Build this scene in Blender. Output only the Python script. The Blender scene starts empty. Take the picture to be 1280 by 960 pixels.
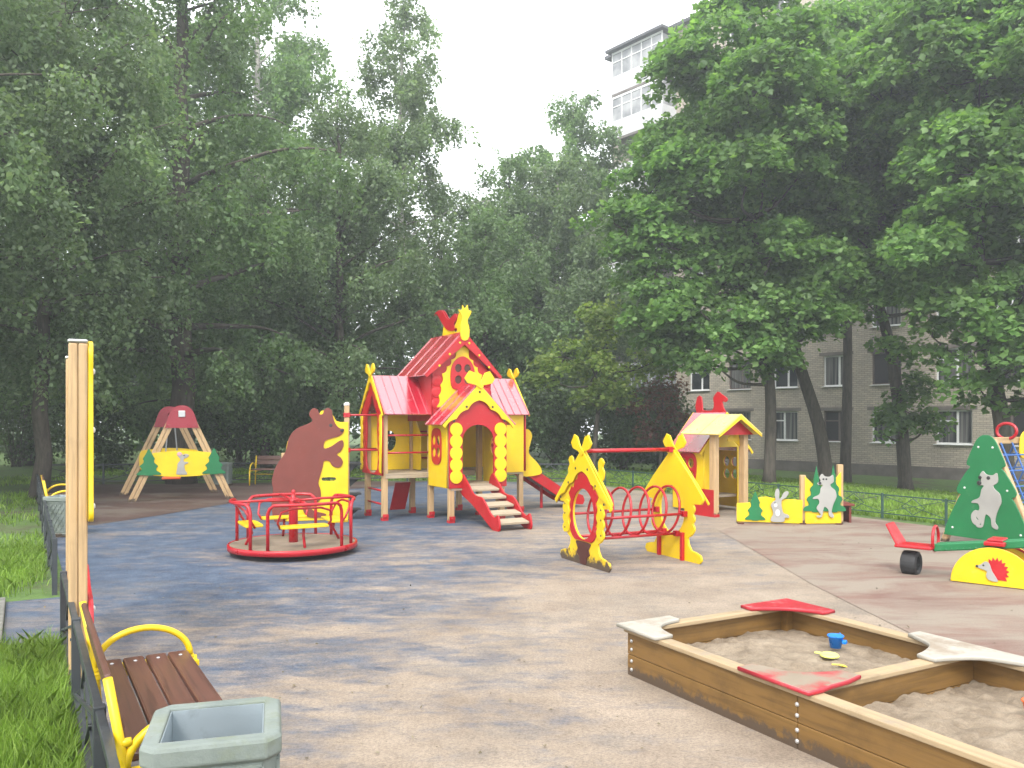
import bpy, bmesh, math, random
import numpy as np
from mathutils import Vector, Matrix

SC = bpy.context.scene
COL = SC.collection
R = math.radians

# ------------------------------------------------------------------ camera, sky, sun, exposure
cam_data = bpy.data.cameras.new('camera')
cam_data.sensor_width = 36.0
cam_data.lens = 29.25
cam_data.shift_y = 43.0 / 1280.0
cam_data.clip_start = 0.05
cam_data.clip_end = 2000.0
cam = bpy.data.objects.new('camera', cam_data)
COL.objects.link(cam)
cam.location = (0, 0, 1.8)
cam.rotation_euler = (R(90), 0, 0)
SC.camera = cam

HAZE = 0.0032
SUN_EL, SUN_AZ = R(47), R(195)          # azimuth clockwise from +Y
world = bpy.data.worlds.new("World")
SC.world = world
world.use_nodes = True
wn, wl = world.node_tree.nodes, world.node_tree.links
wn.clear()
sky = wn.new('ShaderNodeTexSky')
sky.sky_type = 'NISHITA'
sky.sun_disc = False
sky.sun_elevation = SUN_EL
sky.sun_rotation = SUN_AZ
sky.dust_density = 6.0
sky.air_density = 1.4
hsv = wn.new('ShaderNodeHueSaturation')   # an overcast sky: the cloud layer takes the blue away
hsv.inputs['Saturation'].default_value = 0.10
mixw = wn.new('ShaderNodeMix'); mixw.data_type = 'RGBA'
mixw.inputs[0].default_value = 0.55
mixw.inputs[7].default_value = (17.0, 17.6, 18.2, 1)
bg = wn.new('ShaderNodeBackground')
bg.inputs['Strength'].default_value = 0.11
wo = wn.new('ShaderNodeOutputWorld')
wl.new(sky.outputs[0], hsv.inputs['Color'])
wl.new(hsv.outputs[0], mixw.inputs[6])
wl.new(mixw.outputs[2], bg.inputs['Color'])
wl.new(bg.outputs[0], wo.inputs['Surface'])

sl = bpy.data.lights.new('sun', 'SUN')
sl.energy = 1.5
sl.angle = R(12)
sl.color = (1.0, 0.97, 0.92)
sun = bpy.data.objects.new('sun', sl)
COL.objects.link(sun)
sd = Vector((math.sin(SUN_AZ) * math.cos(SUN_EL), math.cos(SUN_AZ) * math.cos(SUN_EL), math.sin(SUN_EL)))
sun.rotation_euler = (-sd).to_track_quat('-Z', 'Y').to_euler()

SC.view_settings.view_transform = 'Standard'
SC.view_settings.look = 'None'
SC.view_settings.exposure = 1.1
SC.view_settings.gamma = 1.0
SC.view_settings.use_curve_mapping = False
SC.cycles.max_bounces = 8
SC.cycles.transparent_max_bounces = 8
SC.cycles.use_denoising = True

# ------------------------------------------------------------------ helpers
class NT:
    """small node-tree writer for one material"""
    def __init__(s, name):
        s.m = bpy.data.materials.new(name); s.m.use_nodes = True
        s.n, s.l = s.m.node_tree.nodes, s.m.node_tree.links
        s.b = s.n['Principled BSDF']
        s.tc = None
    def coord(s):
        if s.tc is None: s.tc = s.n.new('ShaderNodeTexCoord')
        return s.tc.outputs['Object']
    def map(s, scale=(1, 1, 1), rot=(0, 0, 0), loc=(0, 0, 0)):
        mp = s.n.new('ShaderNodeMapping')
        mp.inputs['Scale'].default_value = scale; mp.inputs['Rotation'].default_value = rot; mp.inputs['Location'].default_value = loc
        s.l.new(s.coord(), mp.inputs['Vector']); return mp.outputs[0]
    def noise(s, scale, detail=4, rough=.55, vec=None, dist=0):
        t = s.n.new('ShaderNodeTexNoise')
        t.inputs['Scale'].default_value = scale; t.inputs['Detail'].default_value = detail
        t.inputs['Roughness'].default_value = rough; t.inputs['Distortion'].default_value = dist
        s.l.new(vec if vec is not None else s.coord(), t.inputs['Vector']); return t.outputs['Fac']
    def ramp(s, fac, stops):
        r = s.n.new('ShaderNodeValToRGB'); e = r.color_ramp.elements
        while len(e) < len(stops): e.new(0.5)
        for el, (p, c) in zip(e, stops):
            el.position = p
            el.color = (c, c, c, 1) if isinstance(c, (int, float)) else (*c, 1)
        s.l.new(fac, r.inputs[0]); return r.outputs[0]
    def mix(s, fac, a, b, mode='MIX'):
        x = s.n.new('ShaderNodeMix'); x.data_type = 'RGBA'; x.blend_type = mode
        for i, v in ((0, fac), (6, a), (7, b)):
            if isinstance(v, (int, float)): x.inputs[i].default_value = v if i == 0 else (v, v, v, 1)
            elif isinstance(v, tuple): x.inputs[i].default_value = (*v, 1)
            else: s.l.new(v, x.inputs[i])
        return x.outputs[2]
    def math(s, op, a, b=None, clamp=False):
        x = s.n.new('ShaderNodeMath'); x.operation = op; x.use_clamp = clamp
        for i, v in ((0, a), (1, b)):
            if v is None: continue
            if isinstance(v, (int, float)): x.inputs[i].default_value = v
            else: s.l.new(v, x.inputs[i])
        return x.outputs[0]
    def color(s, c):
        if isinstance(c, tuple): s.b.inputs['Base Color'].default_value = (*c, 1)
        else: s.l.new(c, s.b.inputs['Base Color'])
    def rough(s, v):
        if isinstance(v, (int, float)): s.b.inputs['Roughness'].default_value = v
        else: s.l.new(v, s.b.inputs['Roughness'])
    def bump(s, h, strength=.3, dist=.01):
        b = s.n.new('ShaderNodeBump'); b.inputs['Strength'].default_value = strength; b.inputs['Distance'].default_value = dist
        s.l.new(h, b.inputs['Height']); s.l.new(b.outputs[0], s.b.inputs['Normal'])

def scl(c, k): return tuple(min(1, x * k) for x in c)

def paint(name, c, rough=.38, wear=.45, dirt=(.30, .25, .19), wear_scale=9, metal=0):
    """painted board or tube: slight fading, dirt specks and scuffs"""
    t = NT(name)
    fade = t.ramp(t.noise(2.2, 3), [(.3, scl(c, .86)), (.7, scl(c, 1.08))])
    scuff = t.ramp(t.noise(wear_scale, 8, .72), [(.60, 0.0), (.74, wear)])
    col = t.mix(scuff, fade, dirt)
    t.color(col)
    t.rough(t.ramp(t.noise(5, 4), [(.3, rough - .08), (.7, rough + .14)]))
    t.bump(t.noise(60, 3), .08, .004)
    t.b.inputs['Metallic'].default_value = metal
    return t.m

def wood(name, c, axis='z', rough=.55, contrast=.35, scale=1.0, dirt=.35):
    t = NT(name)
    st = {'x': (1.2, 22, 22), 'y': (22, 1.2, 22), 'z': (22, 22, 1.2)}[axis]
    vec = t.map(tuple(v * scale for v in st))
    g = t.noise(1.6, 6, .6, vec, .6)
    base = t.ramp(g, [(.28, scl(c, 1 - contrast)), (.5, c), (.75, scl(c, 1.15))])
    d = t.ramp(t.noise(3.5, 6, .65), [(.52, 0.0), (.72, dirt)])
    t.color(t.mix(d, base, scl(c, .42)))
    t.rough(rough)
    t.bump(g, .25, .004)
    return t.m

M = {}
M['yellow'] = paint('yellow_paint', (.70, .47, .004), .36, .38)
M['red'] = paint('red_paint', (.40, .006, .012), .36, .34)
M['red_metal'] = paint('red_tube_paint', (.38, .006, .014), .3, .4, (.22, .12, .10), 14)
M['roof_red'] = paint('red_roof_paint', (.40, .012, .03), .16, .18, wear_scale=5)
for k_, v_ in (('Coat Weight', .9), ('Coat Roughness', .2), ('Coat IOR', 2.6), ('Specular IOR Level', .9)): M['roof_red'].node_tree.nodes['Principled BSDF'].inputs[k_].default_value = v_
M['roof_yellow'] = paint('pale_yellow_roof_paint', (0.680, 0.527, 0.145), .3, .25, wear_scale=6)
M['bear_brown'] = paint('bear_brown_paint', (.15, .028, .018), .55, .35, (.25, .13, .10), 12)
M['dark_brown'] = paint('dark_brown_paint', (.07, .018, .012), .45, .3)
M['green'] = paint('green_paint', (.006, .145, .045), .38, .22)
M['grey_paint'] = paint('animal_grey_paint', (0.315, 0.307, 0.285), .5, .3)
M['black'] = paint('black_paint', (.02, .02, .02), .5, .3)
M['white_paint'] = paint('white_paint', (0.576, 0.568, 0.544), .4, .35)
M['pink'] = paint('pink_paint', (.70, .30, .32), .4, .2)
M['rust_dirty_yellow'] = paint('muddy_yellow_paint', (.68, .45, .006), .42, .85, (.20, .12, .06), 6)
M['swing_red'] = paint('dull_red_paint', (.28, .02, .035), .4, .3)
M['pine'] = wood('varnished_pine', (0.437, 0.289, 0.148), 'z', .5, .25)
M['pine_x'] = wood('varnished_pine_beam', (0.437, 0.289, 0.148), 'x', .5, .25)
M['deck_wood'] = wood('worn_deck_boards', (0.350, 0.280, 0.196), 'x', .7, .3, 1, .5)
M['grey_deck'] = wood('grey_worn_plywood', (.20, .155, .11), 'x', .75, .3, .6, .6)
M['bench_brown'] = wood('brown_lacquered_slats', (.105, .043, .030), 'x', .36, .45, 1, .35)
M['box_wood'] = wood('sandbox_stained_boards', (0.169, 0.090, 0.023), 'x', .5, .45, .8, .55)
M['rim_wood'] = wood('sandbox_worn_rim', (0.343, 0.251, 0.145), 'x', .65, .3, .8, .6)
M['rim_wood_y'] = wood('sandbox_worn_cross_rim', (0.343, 0.251, 0.145), 'y', .65, .3, .8, .6)
M['box_wood_y'] = wood('sandbox_stained_end_boards', (0.169, 0.090, 0.023), 'y', .5, .45, .8, .55)
M['fence'] = paint('dark_fence_paint', (.035, .04, .045), .45, .5, (.11, .10, .09), 10)
M['fence_green'] = paint('green_fence_paint', (.03, .075, .06), .5, .4, (.1, .1, .08), 10)
M['zinc'] = paint('zinc_bolt', (.55, .55, .55), .35, .3, metal=.7)
M['steel'] = paint('galvanised_liner', (.46, .52, .55), .38, .4, (.22, .24, .25), 7, .65)
M['rope_blue'] = paint('blue_rope', (.05, .13, .36), .8, .3)
M['rubber'] = paint('black_tyre', (.018, .018, .019), .7, .5, (.10, .09, .08), 10)
M['chain'] = paint('chain_steel', (.35, .35, .36), .4, .3, metal=.8)
M['toy_blue'] = paint('toy_blue_plastic', (.01, .19, .68), .3, .05)
M['toy_lime'] = paint('toy_lime_plastic', (.72, .76, .18), .35, .1)
M['toy_orange'] = paint('toy_orange_plastic', (.80, .13, .03), .35, .1)
M['toy_yellow'] = paint('toy_yellow_plastic', (.80, .62, .08), .35, .1)

def concrete():
    t = NT('mossy_grey_bin')
    base = t.ramp(t.noise(3.5, 6, .65), [(.3, (.105, .127, .115)), (.55, (.165, .19, .172)), (.75, (.21, .23, .20))])
    moss = t.ramp(t.noise(11, 7, .7), [(.5, 0.0), (.68, .6)])
    t.color(t.mix(moss, base, (.14, .16, .10)))
    t.rough(.78); t.bump(t.noise(70, 5), .3, .006)
    return t.m
M['bin'] = concrete()

def muddy(m, top=.17):
    # mud kicked up on the lowest part of a board that stands on the ground
    n, l = m.node_tree.nodes, m.node_tree.links; bs = n['Principled BSDF']; src = bs.inputs['Base Color'].links[0].from_socket
    tc = n.new('ShaderNodeTexCoord'); sx = n.new('ShaderNodeSeparateXYZ'); l.new(tc.outputs['Object'], sx.inputs[0])
    nz = n.new('ShaderNodeTexNoise'); nz.inputs['Scale'].default_value = 9; nz.inputs['Detail'].default_value = 8; nz.inputs['Roughness'].default_value = .75; l.new(tc.outputs['Object'], nz.inputs['Vector'])
    a = n.new('ShaderNodeMapRange'); a.inputs['From Min'].default_value = top; a.inputs['From Max'].default_value = 0; a.inputs['To Max'].default_value = .42; l.new(sx.outputs[2], a.inputs['Value'])
    s = n.new('ShaderNodeMath'); s.operation = 'ADD'; l.new(a.outputs[0], s.inputs[0]); l.new(nz.outputs['Fac'], s.inputs[1])
    r = n.new('ShaderNodeMapRange'); r.inputs['From Min'].default_value = .64; r.inputs['From Max'].default_value = .76; l.new(s.outputs[0], r.inputs['Value'])
    mx = n.new('ShaderNodeMix'); mx.data_type = 'RGBA'; mx.inputs[7].default_value = (.075, .05, .032, 1); l.new(r.outputs[0], mx.inputs[0]); l.new(src, mx.inputs[6]); l.new(mx.outputs[2], bs.inputs['Base Color'])
muddy(M['rust_dirty_yellow'], .20); muddy(M['pine'], .12); muddy(M['box_wood'], .12); muddy(M['box_wood_y'], .12); muddy(M['bin'], .10)

class MB:
    def __init__(s): s.v, s.f = [], []
    def add(s, vs, fs):
        n = len(s.v)
        s.v += [tuple(p) for p in vs]; s.f += [tuple(i + n for i in f) for f in fs]; return s
    def box(s, x0, x1, y0, y1, z0, z1):
        return s.add([(x0, y0, z0), (x1, y0, z0), (x1, y1, z0), (x0, y1, z0), (x0, y0, z1), (x1, y0, z1), (x1, y1, z1), (x0, y1, z1)],
                     [(0, 3, 2, 1), (4, 5, 6, 7), (0, 1, 5, 4), (1, 2, 6, 5), (2, 3, 7, 6), (3, 0, 4, 7)])
    def beam(s, p0, p1, w, h, up=(0, 0, 1)):
        p0, p1 = Vector(p0), Vector(p1); d = (p1 - p0).normalized(); up = Vector(up)
        a = d.cross(up)
        if a.length < 1e-4: a = d.cross(Vector((1, 0, 0)))
        a.normalize(); b = a.cross(d)
        vs = [p + a * i * w / 2 + b * j * h / 2 for p in (p0, p1) for i, j in ((-1, -1), (1, -1), (1, 1), (-1, 1))]
        return s.add(vs, [(3, 2, 1, 0), (4, 5, 6, 7), (0, 1, 5, 4), (1, 2, 6, 5), (2, 3, 7, 6), (3, 0, 4, 7)])
    def slab(s, q, t):
        """four corner points, thickened by t along the face normal"""
        q = [Vector(p) for p in q]; n = (q[1] - q[0]).cross(q[3] - q[0]).normalized() * t
        return s.add(q + [p + n for p in q], [(3, 2, 1, 0), (4, 5, 6, 7), (0, 1, 5, 4), (1, 2, 6, 5), (2, 3, 7, 6), (3, 0, 4, 7)])
    def tube(s, pts, r, n=8, closed=False):
        pts = [Vector(p) for p in pts]; k = len(pts); rr = r if isinstance(r, (list, tuple)) else [r] * k
        t0 = (pts[1] - pts[0]).normalized(); a = t0.orthogonal().normalized(); vs = []
        for i, p in enumerate(pts):
            if closed: t = (pts[(i + 1) % k] - pts[i - 1]).normalized()
            else: t = (pts[min(i + 1, k - 1)] - pts[max(i - 1, 0)]).normalized()
            a = (a - t * a.dot(t)).normalized(); b = t.cross(a)
            vs += [p + (a * math.cos(2 * math.pi * j / n) + b * math.sin(2 * math.pi * j / n)) * rr[i] for j in range(n)]
        fs = []
        for i in range(k if closed else k - 1):
            i2 = (i + 1) % k
            for j in range(n):
                j2 = (j + 1) % n; fs.append((i * n + j, i * n + j2, i2 * n + j2, i2 * n + j))
        if not closed: fs += [tuple(range(n - 1, -1, -1)), tuple((k - 1) * n + j for j in range(n))]
        return s.add(vs, fs)
    def lathe(s, prof, n=24, c=(0, 0, 0)):
        vs = [(c[0] + r * math.cos(2 * math.pi * j / n), c[1] + r * math.sin(2 * math.pi * j / n), c[2] + z) for r, z in prof for j in range(n)]
        fs = [(i * n + j, i * n + (j + 1) % n, (i + 1) * n + (j + 1) % n, (i + 1) * n + j) for i in range(len(prof) - 1) for j in range(n)]
        fs += [tuple(range(n - 1, -1, -1)), tuple((len(prof) - 1) * n + j for j in range(n))]
        return s.add(vs, fs)
    def dome(s, c, r, nrm=(0, 0, 1), flat=.5, n=10):
        """a bolt head: low dome sitting on a face"""
        c = Vector(c); nrm = Vector(nrm).normalized(); a = nrm.orthogonal().normalized(); b = nrm.cross(a); vs = []
        for rr, hh in ((1, 0), (.9, .5), (.5, .9)):
            vs += [c + (a * math.cos(2 * math.pi * j / n) + b * math.sin(2 * math.pi * j / n)) * r * rr + nrm * r * flat * hh for j in range(n)]
        fs = [(i * n + j, i * n + (j + 1) % n, (i + 1) * n + (j + 1) % n, (i + 1) * n + j) for i in range(2) for j in range(n)]
        fs.append(tuple(2 * n + j for j in range(n)))
        return s.add(vs, fs)
    def build(s, name, mat, parent=None, bevel=0.0, smooth=False):
        me = bpy.data.meshes.new(name); me.from_pydata(s.v, [], s.f); me.update()
        bm = bmesh.new(); bm.from_mesh(me); bmesh.ops.recalc_face_normals(bm, faces=bm.faces); bm.to_mesh(me); bm.free()
        if smooth:
            me.polygons.foreach_set('use_smooth', [True] * len(me.polygons))
        if mat: me.materials.append(mat)
        o = bpy.data.objects.new(name, me); COL.objects.link(o)
        if parent: o.parent = parent
        if bevel:
            b = o.modifiers.new('edge', 'BEVEL'); b.width = bevel; b.segments = 2; b.limit_method = 'ANGLE'; b.angle_limit = R(40)
        return o

def tag(o, label, cat=None, group=None, kind=None):
    if label: o['label'] = label
    if cat: o['category'] = cat
    if group: o['group'] = group
    if kind: o['kind'] = kind
    return o

def thing(name, label, cat, loc=(0, 0, 0), rz=0.0, group=None):
    o = bpy.data.objects.new(name, None); COL.objects.link(o)
    o.empty_display_size = .2
    o.location = loc; o.rotation_euler = (0, 0, rz)
    return tag(o, label, cat, group)

def copy_tree(o, loc, rz, label, scale=None):
    c = o.copy(); COL.objects.link(c); c.location = loc; c.rotation_euler = (0, 0, rz); c['label'] = label
    if scale: c.scale = (scale, scale, scale) if isinstance(scale, (int, float)) else scale
    kids = [x for x in COL.objects if x.parent == o]
    for ch in kids:
        d = ch.copy(); COL.objects.link(d); d.parent = c
        for g in [x for x in COL.objects if x.parent == ch]:
            e = g.copy(); COL.objects.link(e); e.parent = d
    return c

def smooth(pts, n=4, closed=True):
    P = [np.array(p, float) for p in pts]; k = len(P); out = []
    rng = range(k) if closed else range(k - 1)
    for i in rng:
        if closed: a, b, c, d = P[i - 1], P[i], P[(i + 1) % k], P[(i + 2) % k]
        else: a, b, c, d = P[max(i - 1, 0)], P[i], P[i + 1], P[min(i + 2, k - 1)]
        for j in range(n):
            t = j / n
            out.append(tuple(.5 * (2 * b + (c - a) * t + (2 * a - 5 * b + 4 * c - d) * t * t + (3 * b - a - 3 * c + d) * t ** 3)))
    if not closed: out.append(tuple(P[-1]))
    return out

def ellipse(cx, cy, rx, ry, n=28, rot=0):
    return [(cx + rx * math.cos(2 * math.pi * j / n) * math.cos(rot) - ry * math.sin(2 * math.pi * j / n) * math.sin(rot),
             cy + rx * math.cos(2 * math.pi * j / n) * math.sin(rot) + ry * math.sin(2 * math.pi * j / n) * math.cos(rot)) for j in range(n)]

def panel(name, outer, holes, t, mat, parent, o=(0, 0, 0), ax=(1, 0, 0), ay=(0, 0, 1), bevel=.004, more=()):
    """a sawn board: outline(s) with holes, thickness t centred on the plane through o spanned by ax, ay"""
    cu = bpy.data.curves.new(name, 'CURVE'); cu.dimensions = '2D'; cu.fill_mode = 'BOTH'
    cu.extrude = max(t / 2 - bevel, .0005); cu.bevel_depth = bevel; cu.bevel_resolution = 1; cu.offset = -bevel
    for loop in [outer] + list(more) + list(holes):
        sp = cu.splines.new('POLY'); sp.points.add(len(loop) - 1)
        flat = []
        for p in loop: flat += [p[0], p[1], 0, 1]
        sp.points.foreach_set('co', flat); sp.use_cyclic_u = True
    tmp = bpy.data.objects.new(name, cu)
    me = bpy.data.meshes.new_from_object(tmp)
    bpy.data.objects.remove(tmp); bpy.data.curves.remove(cu)
    ax, ay = Vector(ax).normalized(), Vector(ay).normalized(); az = ax.cross(ay)
    me.transform(Matrix(((ax.x, ay.x, az.x, o[0]), (ax.y, ay.y, az.y, o[1]), (ax.z, ay.z, az.z, o[2]), (0, 0, 0, 1))))
    me.name = name; me.materials.clear(); me.materials.append(mat)
    ob = bpy.data.objects.new(name, me); COL.objects.link(ob)
    if parent: ob.parent = parent
    return ob

def scallop(p0, p1, n, depth):
    """wavy edge from p0 to p1 (n bumps bulging to the left of travel); end points included"""
    p0, p1 = np.array(p0, float), np.array(p1, float); d = p1 - p0; L = np.linalg.norm(d); nn = np.array((-d[1], d[0])) / L; out = []
    for i in range(n * 7 + 1):
        t = i / (n * 7); out.append(tuple(p0 + d * t + nn * depth * abs(math.sin(math.pi * n * t))))
    return out

def mirror(pts, c=0.0):
    """right half outline from bottom to top -> full closed outline"""
    return [(c + x, y) for x, y in pts] + [(c - x, y) for x, y in reversed(pts) if abs(x) > 1e-6]

def barge(name, c, hw, z0, z1, w, parent, o, ax, n=5, mat=None, t=.03, ears=.2, depth=.03):
    """pair of gable boards with a wavy lower edge and crossed ends above the ridge, one sawn piece"""
    mat = mat or M['yellow']
    sx = hw; sz = z1 - z0; L = math.hypot(sx, sz); dx, dz = sx / L, sz / L
    vdrop = w / dx
    right = scallop((0, z1 - vdrop), (hw - w * dz * .3, z0 - w * dx * .35), n, depth)
    outer = [(c + x, z) for x, z in right] + [(c + hw, z0), (c, z1)] + [(c - hw, z0)] + [(c - x, z) for x, z in reversed(right)][:-1]
    p = panel(name, outer, [], t, mat, parent, o, ax)
    if ears:
        for k, sgn in enumerate((1, -1)):
            u = np.array((sgn * .80, .60)); nn = np.array((-u[1], u[0])); b = np.array((c, z1 - .03))
            k_ = max(w, .13)
            hw_ = ears * .38
            pts = [b - u * .06 + nn * .035, b + u * ears * .22 + nn * .042, b + u * ears * .72 + nn * hw_, b + u * ears * 1.04 + nn * hw_ * .72,
                   b + u * ears * 1.04 - nn * hw_ * .72, b + u * ears * .72 - nn * hw_, b + u * ears * .22 - nn * .042, b - u * .06 - nn * .035]
            axv = Vector(ax).normalized(); nz = axv.cross(Vector((0, 0, 1)))
            oo = Vector(o) + nz * (t * .55 if k else -t * .0) + nz * (.003 if k else .0015)
            panel('ridge_finial', [tuple(q) for q in pts], [], t, mat, parent, tuple(oo), ax)
    return p

def chain(cx, z0, n, r, k=1.72):
    """outline of a carved column: a row of n beads"""
    zs = [z0 + r + i * r * k for i in range(n)]; half = math.acos(min(1, k / 2)); rt = []
    for i, z in enumerate(zs):
        a0 = -math.pi / 2 + (half if i else 0.02); a1 = math.pi / 2 - (half if i < n - 1 else 0.02)
        rt += [(r * math.cos(a0 + (a1 - a0) * j / 8), z + r * math.sin(a0 + (a1 - a0) * j / 8)) for j in range(9)]
    return [(cx + x, z) for x, z in rt] + [(cx - x, z) for x, z in reversed(rt)]

TH = R(29)                                  # the playground's grid is turned 29 degrees
U = Vector((math.cos(TH), math.sin(TH), 0)); V = Vector((math.sin(TH), -math.cos(TH), 0))
def sm(a, b, x):
    t = np.clip((x - a) / (b - a), 0, 1); return t * t * (3 - 2 * t)
def ground_z(x, y):
    """the lawn beyond the fence falls gently towards the apartment block"""
    d = (x - 6.64) * U.x + (y - 15.0) * U.y
    return -.78 * sm(1.0, 17.0, d)
# ------------------------------------------------------------------ ground
def rubber_blue():
    t = NT('worn_blue_rubber_crumb')
    co = t.coord()
    sep = t.n.new('ShaderNodeSeparateXYZ'); t.l.new(co, sep.inputs[0]); X, Y = sep.outputs[0], sep.outputs[1]
    # how much blue topping is left: most of it at the left, rubbed off towards the sandbox and the right
    fx = t.math('MULTIPLY', t.math('ADD', X, 1.0), -.06)
    fy = t.math('MULTIPLY', t.math('SUBTRACT', Y, 10.0), .024)
    fy = t.math('MINIMUM', fy, .05)
    keep = t.math('ADD', t.math('ADD', fx, fy), .555)
    keep = t.math('MINIMUM', keep, .70)
    big = t.noise(.55, 5, .62, t.map((.55, 1.2, 1), (0, 0, R(4))), .6)
    fine = t.noise(3.4, 8, .74, t.map((.7, 1.5, 1)), .3)
    w = t.math('ADD', t.math('MULTIPLY', big, .78), t.math('MULTIPLY', fine, .95))
    w = t.math('ADD', t.math('SUBTRACT', w, .86), keep)
    mask = t.ramp(w, [(.36, 0.0), (.46, .24), (.56, .62), (.72, 1.0)])
    crumb = t.noise(70, 4, .8)
    beige = t.ramp(t.noise(1.1, 7, .66), [(.28, (.168, .126, .093)), (.5, (.245, .192, .144)), (.72, (.315, .252, .192))])
    blue = t.ramp(t.noise(3.1, 5, .6), [(.3, (.032, .048, .082)), (.55, (.054, .077, .120)), (.75, (.088, .113, .155))])
    c = t.mix(mask, beige, blue)
    stain = t.ramp(t.noise(.8, 8, .7, t.map((1, 1, 1), (0, 0, 0), (3, 8, 0))), [(.52, 0.0), (.68, .5)])
    c = t.mix(stain, c, (.115, .105, .095))
    grit = t.ramp(crumb, [(.3, .58), (.5, 1.0), (.7, 1.35)])
    c = t.mix(1.0, c, grit, 'MULTIPLY')
    spots = t.ramp(t.noise(17, 5, .75), [(.66, 0.0), (.74, .5)])
    c = t.mix(spots, c, (.34, .30, .25))
    speck = t.ramp(t.noise(38, 4, .8), [(.30, .55), (.40, 1.0), (.62, 1.0), (.72, 1.35)])
    c = t.mix(1.0, c, speck, 'MULTIPLY')
    t.color(c); t.rough(.82); t.bump(crumb, .5, .008)
    return t.m

def rubber_red(name, ca, cb, worn, amount):
    t = NT(name)
    base = t.ramp(t.noise(1.2, 6, .65, t.map((.7, 1.5, 1))), [(.3, ca), (.7, cb)])
    w = t.ramp(t.noise(.9, 8, .68, t.map((.6, 1.4, 1), (0, 0, .2), (5, 1, 0)), .5), [(.5 - amount, 0.0), (.62 - amount * .6, .9)])
    c = t.mix(w, base, worn)
    crumb = t.noise(90, 3, .7)
    c = t.mix(1.0, c, t.ramp(crumb, [(.3, .74), (.55, 1.0), (.72, 1.2)]), 'MULTIPLY')
    t.color(c); t.rough(.82); t.bump(crumb, .35, .006)
    return t.m

def lawn_mat():
    t = NT('lawn_soil_and_turf')
    n = t.noise(.7, 7, .68)
    g = t.ramp(t.noise(5, 6, .65), [(.3, (.05, .095, .018)), (.7, (.10, .17, .035))])
    soil = t.ramp(t.noise(6, 6, .7), [(.3, (.045, .034, .022)), (.7, (.10, .08, .05))])
    c = t.mix(t.ramp(n, [(.50, 0.0), (.62, .85)]), g, soil)
    t.color(c); t.rough(.95); t.bump(t.noise(25, 5), .5, .05)
    return t.m

def grid_axis(lo, hi, fine_lo, fine_hi, step, far):
    a = list(np.arange(fine_lo, fine_hi + 1e-6, step)); b = []; x = fine_lo; s = step
    while x > lo: s *= 1.6; x -= s; b.append(x)
    c = []; x = fine_hi; s = step
    while x < hi: s *= 1.6; x += s; c.append(x)
    return np.array(b[::-1] + a + c)
gx = grid_axis(-95, 95, -30, 40, 1.0, 1); gy = grid_axis(-50, 110, -8, 66, 1.0, 1)
GX, GY = np.meshgrid(gx, gy); GZ = ground_z(GX, GY)
mb = MB(); nx = len(gx)
mb.v = [tuple(p) for p in np.stack([GX.ravel(), GY.ravel(), GZ.ravel()], 1)]
mb.f = [(j * nx + i, j * nx + i + 1, (j + 1) * nx + i + 1, (j + 1) * nx + i) for j in range(len(gy) - 1) for i in range(nx - 1)]
tag(mb.build('ground', lawn_mat(), None, smooth=True), None, kind='structure')

def FL(t): return Vector((-1.45 - .507 * t, 3.02 + .862 * t, 0))        # line of the left fence
def FR(t): return Vector((6.64 - .487 * t, 15.0 + .873 * t, 0))         # line of the right fence

def sheet(name, pts, z, mat):
    b = MB(); b.add([(p[0], p[1], z) for p in pts], [tuple(range(len(pts)))])
    return tag(b.build(name, mat), None, kind='structure')
F0, F1 = FL(-7.5), FL(22.4)
off = U * .12
sheet('rubber_paving', [F0 + off, FR(-26) - U * .25, FR(-8) - U * .25, FR(0) - U * .25, FR(9.7) - U * .25, (-3, 23.7), F1 + off], .006, rubber_blue())
sheet('red_rubber_paving', [FL(12.2) + off, (-7.0, 14.05), (-6.55, 15.3), (-6.05, 17.2), (-5.6, 18.9), (-4.6, 20.6), (-3.2, 22.0), (-2.4, 23.76), (-3, 23.69), F1 + off], .0105,
      rubber_red('brown_red_rubber_crumb', (.050, .026, .021), (.085, .046, .036), (.11, .085, .066), .02))
sheet('worn_red_paving', [(3.31, 13.3), (3.24, 8.9), (3.4, 5.0), (4.2, 2.0), FR(-14) - U * .3, FR(-4) - U * .3, FR(1.6) - U * .3], .0105,
      rubber_red('worn_red_rubber_crumb', (.135, .070, .055), (.20, .118, .09), (.235, .195, .152), .12))
sheet('entrance_paving', [FL(4.35) + off * .9, FL(6.15) + off * .9, FL(6.15) - U * .42, FL(4.35) - U * .42], .009, bpy.data.materials['worn_blue_rubber_crumb'])
kb = MB()
for a, b in ((FL(6.2) - U * .46, FL(4.3) - U * .46),):
    kb.beam(a + Vector((0, 0, .0)), b + Vector((0, 0, .0)), .07, .10)
t_ = NT('kerb_concrete'); t_.color(t_.ramp(t_.noise(9, 6), [(.3, (.10, .10, .085)), (.7, (.2, .19, .17))])); t_.rough(.9)
tag(kb.build('kerb', t_.m, None, .01), None, kind='structure')

# misty air after the rain, added also to imitate sky glare paling the crowns
hz = MB(); hz.box(float(gx[0]) - 3, float(gx[-1]) + 3, float(gy[0]) - 3, float(gy[-1]) + 3, -1.9, 29.5)
hm = bpy.data.materials.new('misty_glare'); hm.use_nodes = True; hm.node_tree.nodes.clear()
pv = hm.node_tree.nodes.new('ShaderNodeVolumePrincipled'); ho = hm.node_tree.nodes.new('ShaderNodeOutputMaterial')
pv.inputs['Color'].default_value = (.90, .95, .97, 1); pv.inputs['Density'].default_value = HAZE; pv.inputs['Anisotropy'].default_value = .35
hm.node_tree.links.new(pv.outputs[0], ho.inputs['Volume'])
hm.cycles.homogeneous_volume = True
tag(hz.build('haze', hm), 'thin damp haze, added to imitate glare over the treetops', kind='stuff')

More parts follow.
